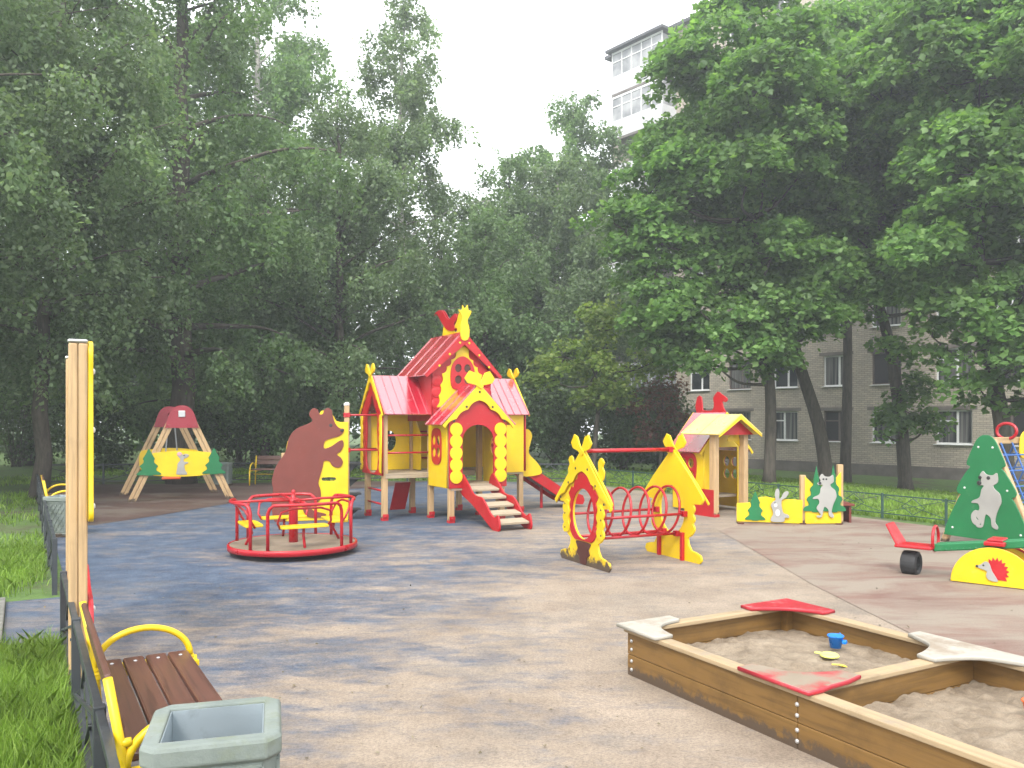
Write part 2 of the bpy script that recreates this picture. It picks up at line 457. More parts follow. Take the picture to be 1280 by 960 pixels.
# ------------------------------------------------------------------ fences
def fence(label, p0, p1, h, n, mat, brace='x', rail=.035, post=.05):
    p0, p1 = Vector(p0), Vector(p1); d = (p1 - p0) / n; zz = lambda p: float(ground_z(p.x, p.y))
    root = thing('fence', label, 'fence', p0 + Vector((0, 0, zz(p0))), 0, 'low metal fences round the playground')
    o = Vector(root.location); up = Vector((0, 0, 1)); dn = d.normalized()
    for i in range(n + 1):
        p = p0 + d * i; p.z = zz(p); q = p - o
        b = MB(); b.beam(q - up * .05, q + up * (h + .03), post, post, dn.cross(up)); b.build('post', mat, root, .004)
    top, low, br = MB(), MB(), MB()
    for i in range(n):
        a, c = p0 + d * i, p0 + d * (i + 1); a.z = zz(a); c.z = zz(c); a -= o; c -= o
        a2, c2 = a + dn * post * .5, c - dn * post * .5
        top.beam(a2 + up * h, c2 + up * h, rail, rail); low.beam(a2 + up * .1, c2 + up * .1, rail * .8, rail * .8)
        s = rail * .45; off_ = dn.cross(up) * .009
        br.beam(a2 + up * (.12) + off_, c2 + up * (h - .02) + off_, s, s); br.beam(a2 + up * (h - .02) - off_, c2 + up * .12 - off_, s, s)
        m = (a2 + c2) / 2; zl, zm, zh = .12, h / 2 + .04, h - .02
        pts = [m + up * zl, m + dn * d.length * .18 + up * zm, m + up * zh, m - dn * d.length * .18 + up * zm]
        for k in range(4): br.beam(pts[k], pts[(k + 1) % 4], s, s)
    top.build('top_rail', mat, root, .003); low.build('bottom_rail', mat, root); br.build('cross_brace', mat, root)
    return root
fence('dark low metal fence running beside the near brown bench', FL(-3.0), FL(4.2), .55, 4, M['fence'])
fence('dark low metal fence along the grass beyond the gap, by the mid-distance bin', FL(6.35), FL(22.4), .55, 9, M['fence'])
fence('thin low fence behind the swing frame at the back of the playground', FL(22.4) + Vector((.1, 0, 0)), (-3.0, 23.85, 0), .55, 6, M['fence'])
fence('thin low fence behind the playhouse slide', (-2.9, 23.9, 0), FR(9.8), .5, 3, M['fence'])
fence('thin green fence on the lawn edge facing the brick block', FR(9.7), FR(-11), .43, 17, M['fence_green'], rail=.022, post=.035)

# ------------------------------------------------------------------ apartment block
def brick_mat():
    t = NT('grey_silicate_brick')
    b = t.n.new('ShaderNodeTexBrick')
    b.inputs['Scale'].default_value = 1.0
    b.inputs['Brick Width'].default_value = .26; b.inputs['Row Height'].default_value = .088
    b.inputs['Mortar Size'].default_value = .009; b.inputs['Bias'].default_value = 0
    b.inputs['Color1'].default_value = (.46, .395, .31, 1); b.inputs['Color2'].default_value = (.34, .30, .245, 1); b.inputs['Mortar'].default_value = (.19, .17, .145, 1)
    mp = t.n.new('ShaderNodeMapping'); mp.inputs['Rotation'].default_value = (R(90), 0, 0)
    t.l.new(t.coord(), mp.inputs['Vector']); t.l.new(mp.outputs[0], b.inputs['Vector'])
    st = t.ramp(t.noise(.5, 7, .65), [(.35, .82), (.7, 1.12)])
    t.color(t.mix(1.0, b.outputs[0], st, 'MULTIPLY')); t.rough(.9)
    t.bump(b.outputs['Fac'], -.3, .01)
    return t.m
BR = brick_mat()
t_ = NT('plinth_render'); t_.color(t_.ramp(t_.noise(1.5, 7, .65), [(.3, (.10, .085, .075)), (.7, (.18, .155, .14))])); t_.rough(.9); PL = t_.m
t_ = NT('window_glass'); t_.color(t_.ramp(t_.noise(.35, 2), [(.4, (.012, .014, .016)), (.6, (.045, .05, .055))])); t_.rough(.06); t_.b.inputs['Specular IOR Level'].default_value = .6; GL = t_.m
t_ = NT('old_dark_window'); t_.color((.03, .028, .03)); t_.rough(.25); GLD = t_.m
t_ = NT('window_glass_over_curtain'); w_ = t_.noise(9, 2, .5, t_.map((1, 1, .03))); t_.color(t_.ramp(w_, [(.4, (.03, .032, .034)), (.6, (.17, .165, .155))])); t_.rough(.08); GLC = t_.m
t_ = NT('balcony_glass_sky_tint'); t_.color(t_.ramp(t_.noise(1.2, 3), [(.35, (.16, .165, .17)), (.65, (.34, .34, .34))])); t_.rough(.06); GLB = t_.m  # pale colour stands in for the sky reflected in the glazing
FW = paint('white_window_frame', (.70, .70, .68), .45, .3)
FD = paint('old_brown_window_frame', (.12, .09, .08), .6, .3)
BAL = paint('pale_balcony_panel', (.50, .50, .50), .6, .4)
BALD = wood('dark_balcony_boards', (.10, .085, .08), 'z', .8, .4, .5)
ROOFM = paint('bitumen_roof', (.06, .06, .065), .8, .3)

W, FLR, NF, DEP = 34.0, 2.6, 9, 12.0
z_top = .5 + FLR * NF + .45
blk = thing('apartment_block', 'tall grey brick apartment block behind the maple trees', 'building', (6.06, 50.4, -.82), -math.atan2(.78, .626))
cols = [6.6, 9.2, 11.9, 14.6, 17.0, 19.9, 22.2, 24.8, 27.4, 30.2]
HW = {14.6: .66, 19.9: .74}
rects = []
for k in range(NF):
    for x in cols:
        hw = HW.get(x, .68); zs = 1.53 + FLR * k; rects.append((x - hw, x + hw, zs, zs + 1.45))
door_x = (1.8, 4.6)
for k in range(NF): rects.append((door_x[0], door_x[1], .75 + FLR * k, .75 + FLR * k + 2.1))
xs = sorted({0.0, W} | {v for r in rects for v in r[:2]}); zs = sorted({.55, z_top} | {v for r in rects for v in r[2:]})
wb = MB()
for i in range(len(xs) - 1):
    for j in range(len(zs) - 1):
        cx, cz = (xs[i] + xs[i + 1]) / 2, (zs[j] + zs[j + 1]) / 2
        if any(a < cx < b and c < cz < d for a, b, c, d in rects): continue
        wb.add([(xs[i], 0, zs[j]), (xs[i + 1], 0, zs[j]), (xs[i + 1], 0, zs[j + 1]), (xs[i], 0, zs[j + 1])], [(0, 1, 2, 3)])
for a, b, c, d in rects:
    q = [(a, c), (b, c), (b, d), (a, d)]
    for e in range(4):
        (x0, z0), (x1, z1) = q[e], q[(e + 1) % 4]
        wb.add([(x0, 0, z0), (x1, 0, z1), (x1, .22, z1), (x0, .22, z0)], [(0, 1, 2, 3)])
wb.add([(0, 0, .55), (0, DEP, .55), (0, DEP, z_top), (0, 0, z_top)], [(0, 1, 2, 3)])
wb.add([(W, 0, .55), (W, DEP, .55), (W, DEP, z_top), (W, 0, z_top)], [(3, 2, 1, 0)])
wb.add([(0, DEP, .55), (W, DEP, .55), (W, DEP, z_top), (0, DEP, z_top)], [(0, 1, 2, 3)])
wb.build('wall', BR, blk)
rfb = MB(); rfb.box(-.3, W + .3, -.35, DEP + .3, z_top, z_top + .18); rf = rfb.build('roof', ROOFM, blk)
pb = MB(); pb.box(-.04, W + .04, -.05, DEP + .05, -.6, .55)
pl = pb.build('plinth', PL, blk)
rng = random.Random(4)
for (a, b, c, d) in rects[:NF * len(cols)]:
    old = rng.random() < .3
    f = MB(); w_ = .07; y0, y1 = .10, .17
    f.box(a + .002, a + w_, y0, y1, c + .002, d - .002); f.box(b - w_, b - .002, y0, y1, c + .002, d - .002)
    f.box(a + w_, b - w_, y0, y1, c + .002, c + w_); f.box(a + w_, b - w_, y0, y1, d - w_, d - .002)
    mx = a + (b - a) * (.58 if rng.random() < .5 else .42)
    f.box(mx - .045, mx + .045, y0 + .003, y1, c + w_, d - w_)
    if rng.random() < .35: f.box(a + w_, mx - .045, y0 + .006, y1, d - .5, d - .44)
    fo = f.build('window', FD if old else FW, blk)
    g = MB(); g.box(a + w_ - .01, b - w_ + .01, .135, .15, c + w_ - .01, d - w_ + .01); g.build('pane', rng.choice((GL, GLC, GLC, GLD)) if not old else rng.choice((GLD, GLC)), fo)
    l_ = MB(); l_.box(a - .2, b + .2, -.012, .02, d + .005, d + .16); l_.build('lintel', PL, fo)
    s_ = MB(); s_.slab([(a - .06, -.1, c - .03), (b + .06, -.1, c - .03), (b + .06, .12, c + .0), (a - .06, .12, c + .0)], .02); s_.build('sill', FW, fo)
for k in range(NF):
    z0 = .62 + FLR * k; x0, x1 = 1.15, 5.0; glazed = k in (1, 4, 5, 7, 8)
    b = MB(); b.box(x0, x1, -1.2, -.003, z0, z0 + .14)
    bo = b.build('balcony', PL, blk)
    pm = BALD if k in (0, 1, 2, 3) else BAL
    p = MB(); p.box(x0, x1, -1.2, -1.15, z0 + .142, z0 + 1.15); p.box(x0, x0 + .05, -1.148, -.004, z0 + .142, z0 + 1.15); p.box(x1 - .05, x1, -1.148, -.004, z0 + .142, z0 + 1.15)
    p.build('balcony_front', pm, bo)
    if glazed:
        f = MB()
        for i in range(6):
            x = x0 + .03 + i * (x1 - x0 - .06) / 5; f.box(x - .03, x + .03, -1.19, -1.13, z0 + 1.152, z0 + 2.45)
        f.box(x0, x1, -1.2, -1.12, z0 + 2.452, z0 + 2.56); f.box(x0, x1, -1.195, -1.125, z0 + 1.95, z0 + 2.0)
        f.build('balcony_frame', FW, bo)
        g = MB(); g.box(x0 + .06, x1 - .06, -1.165, -1.155, z0 + 1.15, z0 + 2.45); g.box(x0 + .02, x0 + .03, -1.13, -.01, z0 + 1.15, z0 + 2.45); g.box(x1 - .03, x1 - .02, -1.13, -.01, z0 + 1.15, z0 + 2.45)
        g.build('balcony_pane', GLB, bo)
    dr = MB(); dr.box(door_x[0], door_x[1], .12, .16, .75 + FLR * k, .75 + FLR * k + 2.1); dr.build('balcony_door', GLD, blk)
can = MB(); can.box(.9, 5.25, -1.5, -.36, z_top - .35, z_top - .2); can.build('canopy', ROOFM, blk)
ant = MB()
for x, y, h_ in ((3.2, 2.0, 3.2), (5.6, 3.0, 2.2)):
    ant.tube([(x, y, z_top + .1), (x, y, z_top + h_)], .03, 6); ant.tube([(x - .7, y, z_top + h_ - .1), (x + .7, y, z_top + h_ - .1)], .02, 6)
    for i in range(5): ant.tube([(x - .6 + i * .3, y - .3, z_top + h_ - .1), (x - .6 + i * .3, y + .3, z_top + h_ - .1)], .012, 5)
ant.build('antenna', M['zinc'], blk)
# ------------------------------------------------------------------ the big playhouse (local: x right along its front, y back)
H = thing('playhouse', 'large red and yellow fairy-tale playhouse with steep red roofs, steps and a slide', 'playhouse', (-1.05, 14.29, 0), TH)
X0, X1, X2, X3 = -.88, 0.0, .98, 1.86
YF, YM, YB = 0.0, .87, 1.75
def post(x, y, z1, parent, s=.095, cap=True):
    b = MB(); b.box(x - s / 2, x + s / 2, y - s / 2, y + s / 2, .0, z1); p = b.build('post', M['pine'], parent, .008)
    if cap:
        c = MB(); k = s / 2 + .006; c.box(x - k, x + k, y - k, y + k, 0.0, .05); c.box(x - k, x + k, y - k - .012, y - k - .002, .05, .12); c.dome((x, y - k - .013, .08), .022, (0, -1, 0)); c.build('foot_shoe', M['red'], p, .003)
    return p
for x in (X0, X1, X2, X3):
    for y in (YM, YB): post(x, y, 1.93 if x in (X0, X3) else 2.5, H)
post(X1, YF, 1.86, H); post(X2, YF, 1.86, H)
def deck(x0, x1, y0, y1, z0, z1, n=7):
    b = MB()
    for i in range(n):
        a = y0 + (y1 - y0) * i / n; b.box(x0, x1, a + .004, a + (y1 - y0) / n - .004, z1 - .03, z1)
    b.box(x0, x1, y0, y0 + .035, z0, z1 - .032); b.box(x0, x1, y1 - .035, y1, z0, z1 - .032)
    return b.build('deck', M['deck_wood'], H, .004)
deck(X0 - .0, X1 - .05, YM - .06, YB + .06, .74, .83); deck(X1 + .05, X2 - .05, YM + .05, YB + .06, .74, .83, 6); deck(X2 + .05, X3, YM - .06, YB + .06, .74, .83)
deck(X1 - .02, X2 + .02, YF - .06, YM + .03, .56, .65)

# left tower
yc = (YM + YB) / 2
lt = [(.53, .80), (.53, 1.92), (.44, 2.02), (.0, 2.54)]
arch = smooth([(.28, .90), (.28, 1.6), (.30, 1.78), (.21, 1.95), (.13, 2.02), (.0, 2.22), (-.13, 2.02), (-.21, 1.95), (-.30, 1.78), (-.28, 1.6), (-.28, .90)], 3)
def shift(pts, c): return [(x + c, z) for x, z in pts]
panel('gable_panel', shift(mirror(lt), -yc), [shift(arch, -yc)], .03, M['red'], H, (X0 - .065, 0, 0), (0, -1, 0))
barge('barge_board', -yc, .63, 1.86, 2.63, .11, H, (X0 - .10, 0, 0), (0, -1, 0), 4, ears=.22, depth=.02)
zz = scallop((.50, .86), (.50, 1.86), 6, .03)
panel('trim_strip', [( .55, .84)] + [(x - .04, z) for x, z in zz] + [(.55, 1.88)], [], .02, M['yellow'], H, (X0 - .095, yc, 0), (0, -1, 0))
panel('trim_strip', [(-.55, .84)] + [(-x + .04, z) for x, z in zz] + [(-.55, 1.88)], [], .02, M['yellow'], H, (X0 - .095, yc, 0), (0, -1, 0))
# back and inner boards
win4 = lambda cx, cz, r, g: [ellipse(cx + i * g, cz + j * g * 1.12, r, r * 1.15, 14) for i in (-1, 1) for j in (-1, 1)]
for xa, xb in ((X0, X1), (X1, X2), (X2, X3)):
    m_ = (xa + xb) / 2; w_ = (xb - xa) / 2 - .06
    panel('back_panel', [(m_ - w_, .84), (m_ + w_, .84), (m_ + w_, 1.9), (m_ - w_, 1.9)], [ellipse(m_ - .02, 1.38, .13, .19)] if xa != X2 else [], .02, M['yellow'], H, (0, YB, 0), (1, 0, 0))
panel('inner_panel', [(-YB + .05, .84), (-YM - .45, .84), (-YM - .45, 1.5), (-YB + .05, 1.9)], [], .02, M['yellow'], H, (X1 - .0, 0, 0), (0, -1, 0))
for z in (1.19, 1.50, ):
    b = MB(); b.tube([(X0 + .03, YM - .02, z), (X1 - .03, YM - .02, z)], .017, 8); b.build('guard_rail', M['red_metal'], H, smooth=True)
for z in (1.05, 1.55):
    b = MB(); b.tube([(X1 + .04, YB - .08, z), (X2 - .04, YB - .08, z)], .017, 8); b.build('guard_rail', M['red_metal'], H, smooth=True)
for z in (.28, .52):
    b = MB(); b.tube([(X0, YM + .03, z), (X0, YB - .03, z)], .018, 8); b.build('ladder_rung', M['red_metal'], H, smooth=True)
b = MB(); b.slab([(X0 + .42, YB - .02, .1), (X0 + .72, YB - .02, .1), (X0 + .72, YB - .3, .62), (X0 + .42, YB - .3, .62)], .03); b.build('climbing_board', M['red'], H, .005)

def roof_x(name, x0, x1, c, hw, z0, z1, mat, t=.022):       # ridge runs along x
    b = MB()
    b.slab([(x0, c - hw, z0), (x1, c - hw, z0), (x1, c, z1), (x0, c, z1)], t); b.slab([(x0, c + hw, z0), (x0, c, z1), (x1, c, z1), (x1, c + hw, z0)], t)
    n = max(2, int((x1 - x0) / .16)); up = Vector((0, hw, 0)).cross(Vector((1, 0, 0)))
    for s in (-1, 1):
        nrm = Vector((0, s * (z1 - z0), hw)).normalized() * (t + .006)
        for i in range(n + 1):
            x = x0 + .02 + (x1 - x0 - .04) * i / n
            b.beam(Vector((x, c + s * hw, z0)) + nrm, Vector((x, c + s * .01, z1 - .01)) + nrm, .014, .014, nrm)
    return b.build(name, mat, H, .002)
def roof_y(name, parent, y0, y1, c, hw, z0, z1, mat, t=.022, ribs=True):
    b = MB()
    b.slab([(c - hw, y0, z0), (c, y0, z1), (c, y1, z1), (c - hw, y1, z0)], t); b.slab([(c + hw, y0, z0), (c + hw, y1, z0), (c, y1, z1), (c, y0, z1)], t)
    if b.v[4][2] < b.v[0][2]: pass
    if ribs:
        n = max(2, int((y1 - y0) / .46))
        for s in (-1, 1):
            nrm = Vector((s * (z1 - z0), 0, hw)).normalized() * (t + .005)
            for i in range(n + 1):
                y = y0 + .02 + (y1 - y0 - .04) * i / n
                b.beam(Vector((c + s * hw, y, z0)) + nrm, Vector((c + s * .01, y, z1 - .01)) + nrm, .010, .009, nrm)
    return b.build(name, mat, parent, .002)
roof_x('tower_roof', X0 - .08, X1 + .02, yc, .66, 1.86, 2.56, M['roof_red'])
roof_x('tower_roof', X2 - .02, X3 + .08, yc, .66, 1.86, 2.56, M['roof_red'])

# main tower
cx = (X1 + X2) / 2
panel('main_gable', [(cx - .56, 1.75), (cx + .56, 1.75), (cx + .58, 2.62), (cx, 3.26), (cx - .58, 2.62)], [], .03, M['red'], H, (0, .60, 0))
sc = scallop((.50, 2.02), (.40, 2.58), 3, .035) + scallop((.40, 2.60), (.13, 2.98), 3, .04) + smooth([(.13, 3.0), (.11, 3.07), (0, 3.12)], 3, False)
panel('gable_board', mirror([(x * 1.0, z) for x, z in [(.5, 2.0)] + sc], cx), [], .02, M['yellow'], H, (0, .572, 0))
wz = 2.62
panel('gable_window', shift(smooth([(.21, wz - .27), (.24, wz), (.17, wz + .2), (.0, wz + .30), (-.17, wz + .2), (-.24, wz), (-.21, wz - .27), (0, wz - .30)], 4), cx), win4(cx, wz - .02, .066, .092), .022, M['red'], H, (0, .549, 0))
panel('gable_window_back', ellipse(cx, wz - .02, .19, .22), [], .012, M['dark_brown'], H, (0, .566, 0))
for s in (-1, 1):
    for i in range(3):
        b = MB(); b.dome((cx + s * .50, .583, 2.06 + i * .205), .10, (0, -1, 0), .22, 22); b.build('log_end', M['red'], H)
for s in (-1, 1):
    b = MB(); b.slab([(cx + s * .585, .62, 1.75), (cx + s * .585, 1.8, 1.75), (cx + s * .585, 1.8, 2.66), (cx + s * .585, .62, 2.66)], .02); b.build('side_panel', M['red'], H)
roof_y('main_roof', H, .50, 1.90, cx, .76, 2.55, 3.35, M['roof_red'])
barge('main_barge_board', cx, .77, 2.56, 3.37, .17, H, (0, .485, 0), (1, 0, 0), 1, M['red'], .03, 0, 0.0)
b = MB()
for s in (-1, 1):
    for q in (.12, .38, .64): b.dome((cx + s * .77 * q, .468, 3.37 - .81 * q - .12), .022, (0, -1, 0))
b.build('bolt_heads', M['yellow'], H)
panel('ridge_ornament', smooth([(q_[0] * 1.6 + .35, q_[1]) for q_ in [(-.45, 3.26), (-.45, 3.55), (-.52, 3.70), (-.42, 3.66), (-.36, 3.52), (-.22, 3.46), (-.10, 3.55), (-.02, 3.72), (.06, 3.70), (.06, 3.26)]], 3), [ellipse(.16, 3.42, .08, .04, 12)], .025, M['yellow'], H, (cx, 1.0, 0), (0, -1, 0))
for s in (-1, 1):
    panel('ornament_wing', smooth([(q_[0] * 1.6 + .35, q_[1]) for q_ in [(-.12, 3.42), (-.30, 3.44), (-.44, 3.56), (-.62, 3.80), (-.70, 3.77), (-.64, 3.84), (-.48, 3.85), (-.36, 3.70), (-.28, 3.64), (-.20, 3.68), (-.10, 3.72), (-.06, 3.62), (-.14, 3.54)]], 3), [], .012, M['red'], H, (cx + s * .024, 1.0, 0), (0, -1, 0))
panel('cockerel_head', smooth([(-.07, 3.22), (-.09, 3.45), (-.06, 3.62), (-.13, 3.74), (-.06, 3.74), (-.05, 3.83), (.0, 3.77), (.05, 3.84), (.07, 3.75), (.13, 3.73), (.09, 3.64), (.05, 3.55), (.09, 3.4), (.06, 3.22)], 3), [], .03, M['yellow'], H, (cx, .466, 0))

# porch
zb = .60
door = [(cx - .30, zb + .001), (cx - .30, 1.35)] + [(cx - .30 * math.cos(a), 1.42 + .27 * math.sin(a)) for a in np.linspace(0.0, math.pi, 13)] + [(cx + .30, 1.35), (cx + .30, zb + .001)]
g0 = [(cx - .56, zb), (cx - .56, 1.72), (cx - .40, 1.9), (cx, 2.28), (cx + .40, 1.9), (cx + .56, 1.72), (cx + .56, zb)]
panel('porch_arch', [(cx - .56, zb)] + door[0:0] + [(cx - .56, 1.72), (cx, 2.28), (cx + .56, 1.72), (cx + .56, zb)] + list(reversed(door)), [], .03, M['red'], H, (0, -.062, 0))
tref = smooth([(cx - .40, 1.55), (cx - .36, 1.78), (cx - .2, 1.86), (cx - .16, 1.98), (cx, 2.12), (cx + .16, 1.98), (cx + .2, 1.86), (cx + .36, 1.78), (cx + .40, 1.55)], 4, False)
for s in (-1, 1):
    panel('carved_column', chain(cx + s * .43, .68, 5, .118), [], .022, M['yellow'], H, (0, -.09, 0))
barge('porch_barge_board', cx, .70, 1.68, 2.40, .20, H, (0, -.115, 0), (1, 0, 0), 3, ears=.30, depth=.035)
b = MB()
for s in (-1, 1):
    for q in (.0, .36, .70): b.dome((cx + s * .70 * q, -.131, 2.40 - .72 * q - .14), .021, (0, -1, 0))
b.build('bolt_heads', M['black'], H)
roof_y('porch_roof', H, -.10, .57, cx, .72, 1.68, 2.38, M['roof_red'])
for x, s in ((X1 - .062, 1), (X2 + .062, -1)):
    yy = [(-.80, zb), (-.02, zb), (-.02, 1.74), (-.80, 1.74)]
    panel('porch_side', yy, [ellipse(-.42, 1.3, .1, .16)], .025, M['yellow'], H, (x, 0, 0), (0, -1, 0))
    panel('round_window', smooth([(-.62, 1.12), (-.62, 1.5), (-.52, 1.62), (-.32, 1.62), (-.22, 1.5), (-.22, 1.12), (-.32, 1.0), (-.52, 1.0)], 4), win4(-.42, 1.31, .075, .095), .02, M['red'], H, (x - .024 * s, 0, 0), (0, -1, 0))
b = MB()
for k in range(4): b.lathe([(.0, -.004), (.0, .0)], 4, (0, 0, 0)) if False else None
# wing on the right
panel('wing_front', [(X2 + .075, .78), (X3 + .03, .78), (X3 + .03, 1.88), (X2 + .075, 1.88)], [], .025, M['yellow'], H, (0, YM - .075, 0))
panel('window_shutter', smooth([(X2 + .10, 1.15), (X2 + .10, 1.72), (X2 + .2, 1.80), (X2 + .32, 1.68), (X2 + .34, 1.2), (X2 + .22, 1.06)], 4), win4(X2 + .215, 1.42, .05, .06), .02, M['red'], H, (0, YM - .099, 0))
panel('gable_panel', shift(mirror(lt), -yc), [shift([(x, z) for x, z in arch], -yc)], .03, M['red'], H, (X3 + .065, 0, 0), (0, -1, 0))
barge('barge_board', -yc, .63, 1.86, 2.63, .11, H, (X3 + .10, 0, 0), (0, -1, 0), 4, ears=.22, depth=.02)
# slide
prof = [(1.9, .83), (2.05, .82), (2.9, .30), (3.1, .21), (3.4, .19)]
sb = MB(); ys0, ys1 = yc - .24, yc + .24
for (xa, za), (xb_, zb_) in zip(prof[:-1], prof[1:]): sb.slab([(xa, ys0, za - .02), (xb_, ys0, zb_ - .02), (xb_, ys1, zb_ - .02), (xa, ys1, za - .02)], .02)
sb.build('slide_bed', M['steel'], H)
side = [(x, z - .10) for x, z in prof] + [(x, z + .13) for x, z in reversed(prof)]
side[4] = (3.42, .06); side[5] = (3.42, .24)
for y in (ys0 - .02, ys1 + .02): panel('slide_side', smooth(side, 2), [], .035, M['red'], H, (0, y, 0))
for y in (ys0 - .03, ys1 + .03):
    panel('slide_guard', smooth([(1.93, .70), (1.93, 1.1), (1.98, 1.25), (1.95, 1.45), (2.02, 1.58), (2.13, 1.58), (2.2, 1.46), (2.15, 1.28), (2.13, 1.12), (2.3, .95), (2.40, .82), (2.38, .70)], 3), [], .03, M['yellow'], H, (0, y - .035 if y < yc else y + .035, 0))
for x in (2.6, 3.25):
    b = MB(); b.tube([(x, yc, 0), (x, yc, .44 if x < 3 else .17)], .03, 8); b.build('slide_leg', M['red_metal'], H)
# ramp steps
yA, zA, yB, zB_ = -.10, .63, -1.38, .06
L_ = math.hypot(yA - yB, zA - zB_)
for i in range(5):
    q = (i + .5) / 5; y0 = yA + (yB - yA) * q; z0 = zA + (zB_ - zA) * q
    b = MB(); b.slab([(cx - .265, y0 - .125, z0 - .018), (cx + .265, y0 - .125, z0 - .018), (cx + .265, y0 + .10, z0 + .022), (cx - .265, y0 + .10, z0 + .022)], .04); b.build('step', M['deck_wood'], H, .006)
wv = [(-.02, .52), (-.04, .72), (.06, .84)] + [(t_, .80 - .445 * t_ + .05 * math.sin(t_ * 9.5)) for t_ in np.linspace(.16, 1.25, 8)] + [(1.36, .26), (1.42, .10), (1.38, .0), (1.2, .0)] + [(t_, .54 - .44 * t_) for t_ in (.8, .4)]
for s in (-1, 1): panel('ramp_side', smooth(wv, 3), [], .03, M['red'], H, (cx + s * .29, 0, 0), (0, -1, 0))

# ------------------------------------------------------------------ bear climbing wall
CW = thing('climbing_wall', 'brown bear silhouette board on yellow climbing wall joined to playhouse by red bars', 'climbing wall', (-2.92, 14.72, 0), R(14))
Kx = .00322
def bz(pts): return [((x - 735) * Kx, (690 - y) * Kx + .02) for x, y in pts]
bear = bz([(352, 690), (336, 600), (345, 520), (338, 470), (362, 390), (408, 320), (428, 240), (468, 192), (528, 166), (550, 148), (533, 120), (542, 92), (560, 81), (580, 92), (588, 114), (606, 112), (614, 90), (634, 80), (655, 95), (657, 118), (672, 165), (695, 190), (718, 194), (713, 216), (690, 235), (650, 246), (616, 262), (612, 300), (650, 290), (690, 262), (712, 258), (716, 285), (702, 315), (680, 334), (700, 350), (713, 375), (700, 402), (680, 406), (655, 395), (640, 371), (612, 370), (605, 400), (591, 450), (582, 490), (594, 530), (590, 580), (545, 616), (560, 640), (622, 658), (604, 676), (532, 674), (505, 645), (490, 610), (440, 640), (405, 690)])
yel = bz([(395, 692), (395, 400), (420, 260), (520, 190), (575, 130), (598, 96), (640, 90), (665, 128), (676, 150), (700, 158), (742, 156), (742, 692)])
slots = [smooth([(x0 + a, z0 + b_) for a, b_ in ((.02, 0), (.22, 0), (.24, .03), (.22, .06), (.02, .06), (0, .03))], 2) for x0, z0 in [bz([(600, 478)])[0], bz([(600, 342)])[0]]]
panel('yellow_board', yel, slots, .025, M['yellow'], CW, (0, 0, 0))
panel('bear_board', smooth(bear, 3), [], .02, M['bear_brown'], CW, (0, -.024, 0))
ft = MB()
for p in bz([(648, 175)]): ft.dome((p[0], -.035, p[1]), .03, (0, -1, 0), .2, 14)
ft.build('bear_eye', M['black'], CW)
panel('bear_nose', ellipse(*bz([(708, 203)])[0], .035, .022, 14), [], .008, M['black'], CW, (0, -.039, 0))
b = MB(); b.box(-.045, .045, .016, .10, 0, 2.03); b.build('post', M['pine'], CW, .008)
b = MB(); b.lathe([(.055, 0), (.055, .035), (.02, .06)], 12, (0, .06, 2.03)); b.build('post_cap', M['white_paint'], CW)
b = MB(); b.box(-1.12, -1.03, .016, .10, 0, 1.2); b.build('post', M['pine'], CW, .008)
for i, z in enumerate((.18, .45, .72, .98)):
    b = MB(); b.box(.05, .25, -.05, .18, z, z + .022); b.slab([(.05, .06, z - .14), (.05, .06, z - .001), (.22, .06, z - .001), (.20, .06, z - .012)], .02); b.build('foothold', M['black'], CW, .003)
for z in (1.24, 1.86):
    for dy, xe in ((-.03, .72), (.12, .72)):
        b = MB(); b.tube([(-.02, .06, z), (.06, .06 + dy, z), (xe, .06 + dy * 6, z)], .017, 8); b.build('bar', M['red_metal'], CW, smooth=True)
b = MB()
for z in (1.24, 1.86): b.box(-.06, .06, .005, .11, z - .04, z + .04)
b.build('clamps', M['red_metal'], CW, .004)

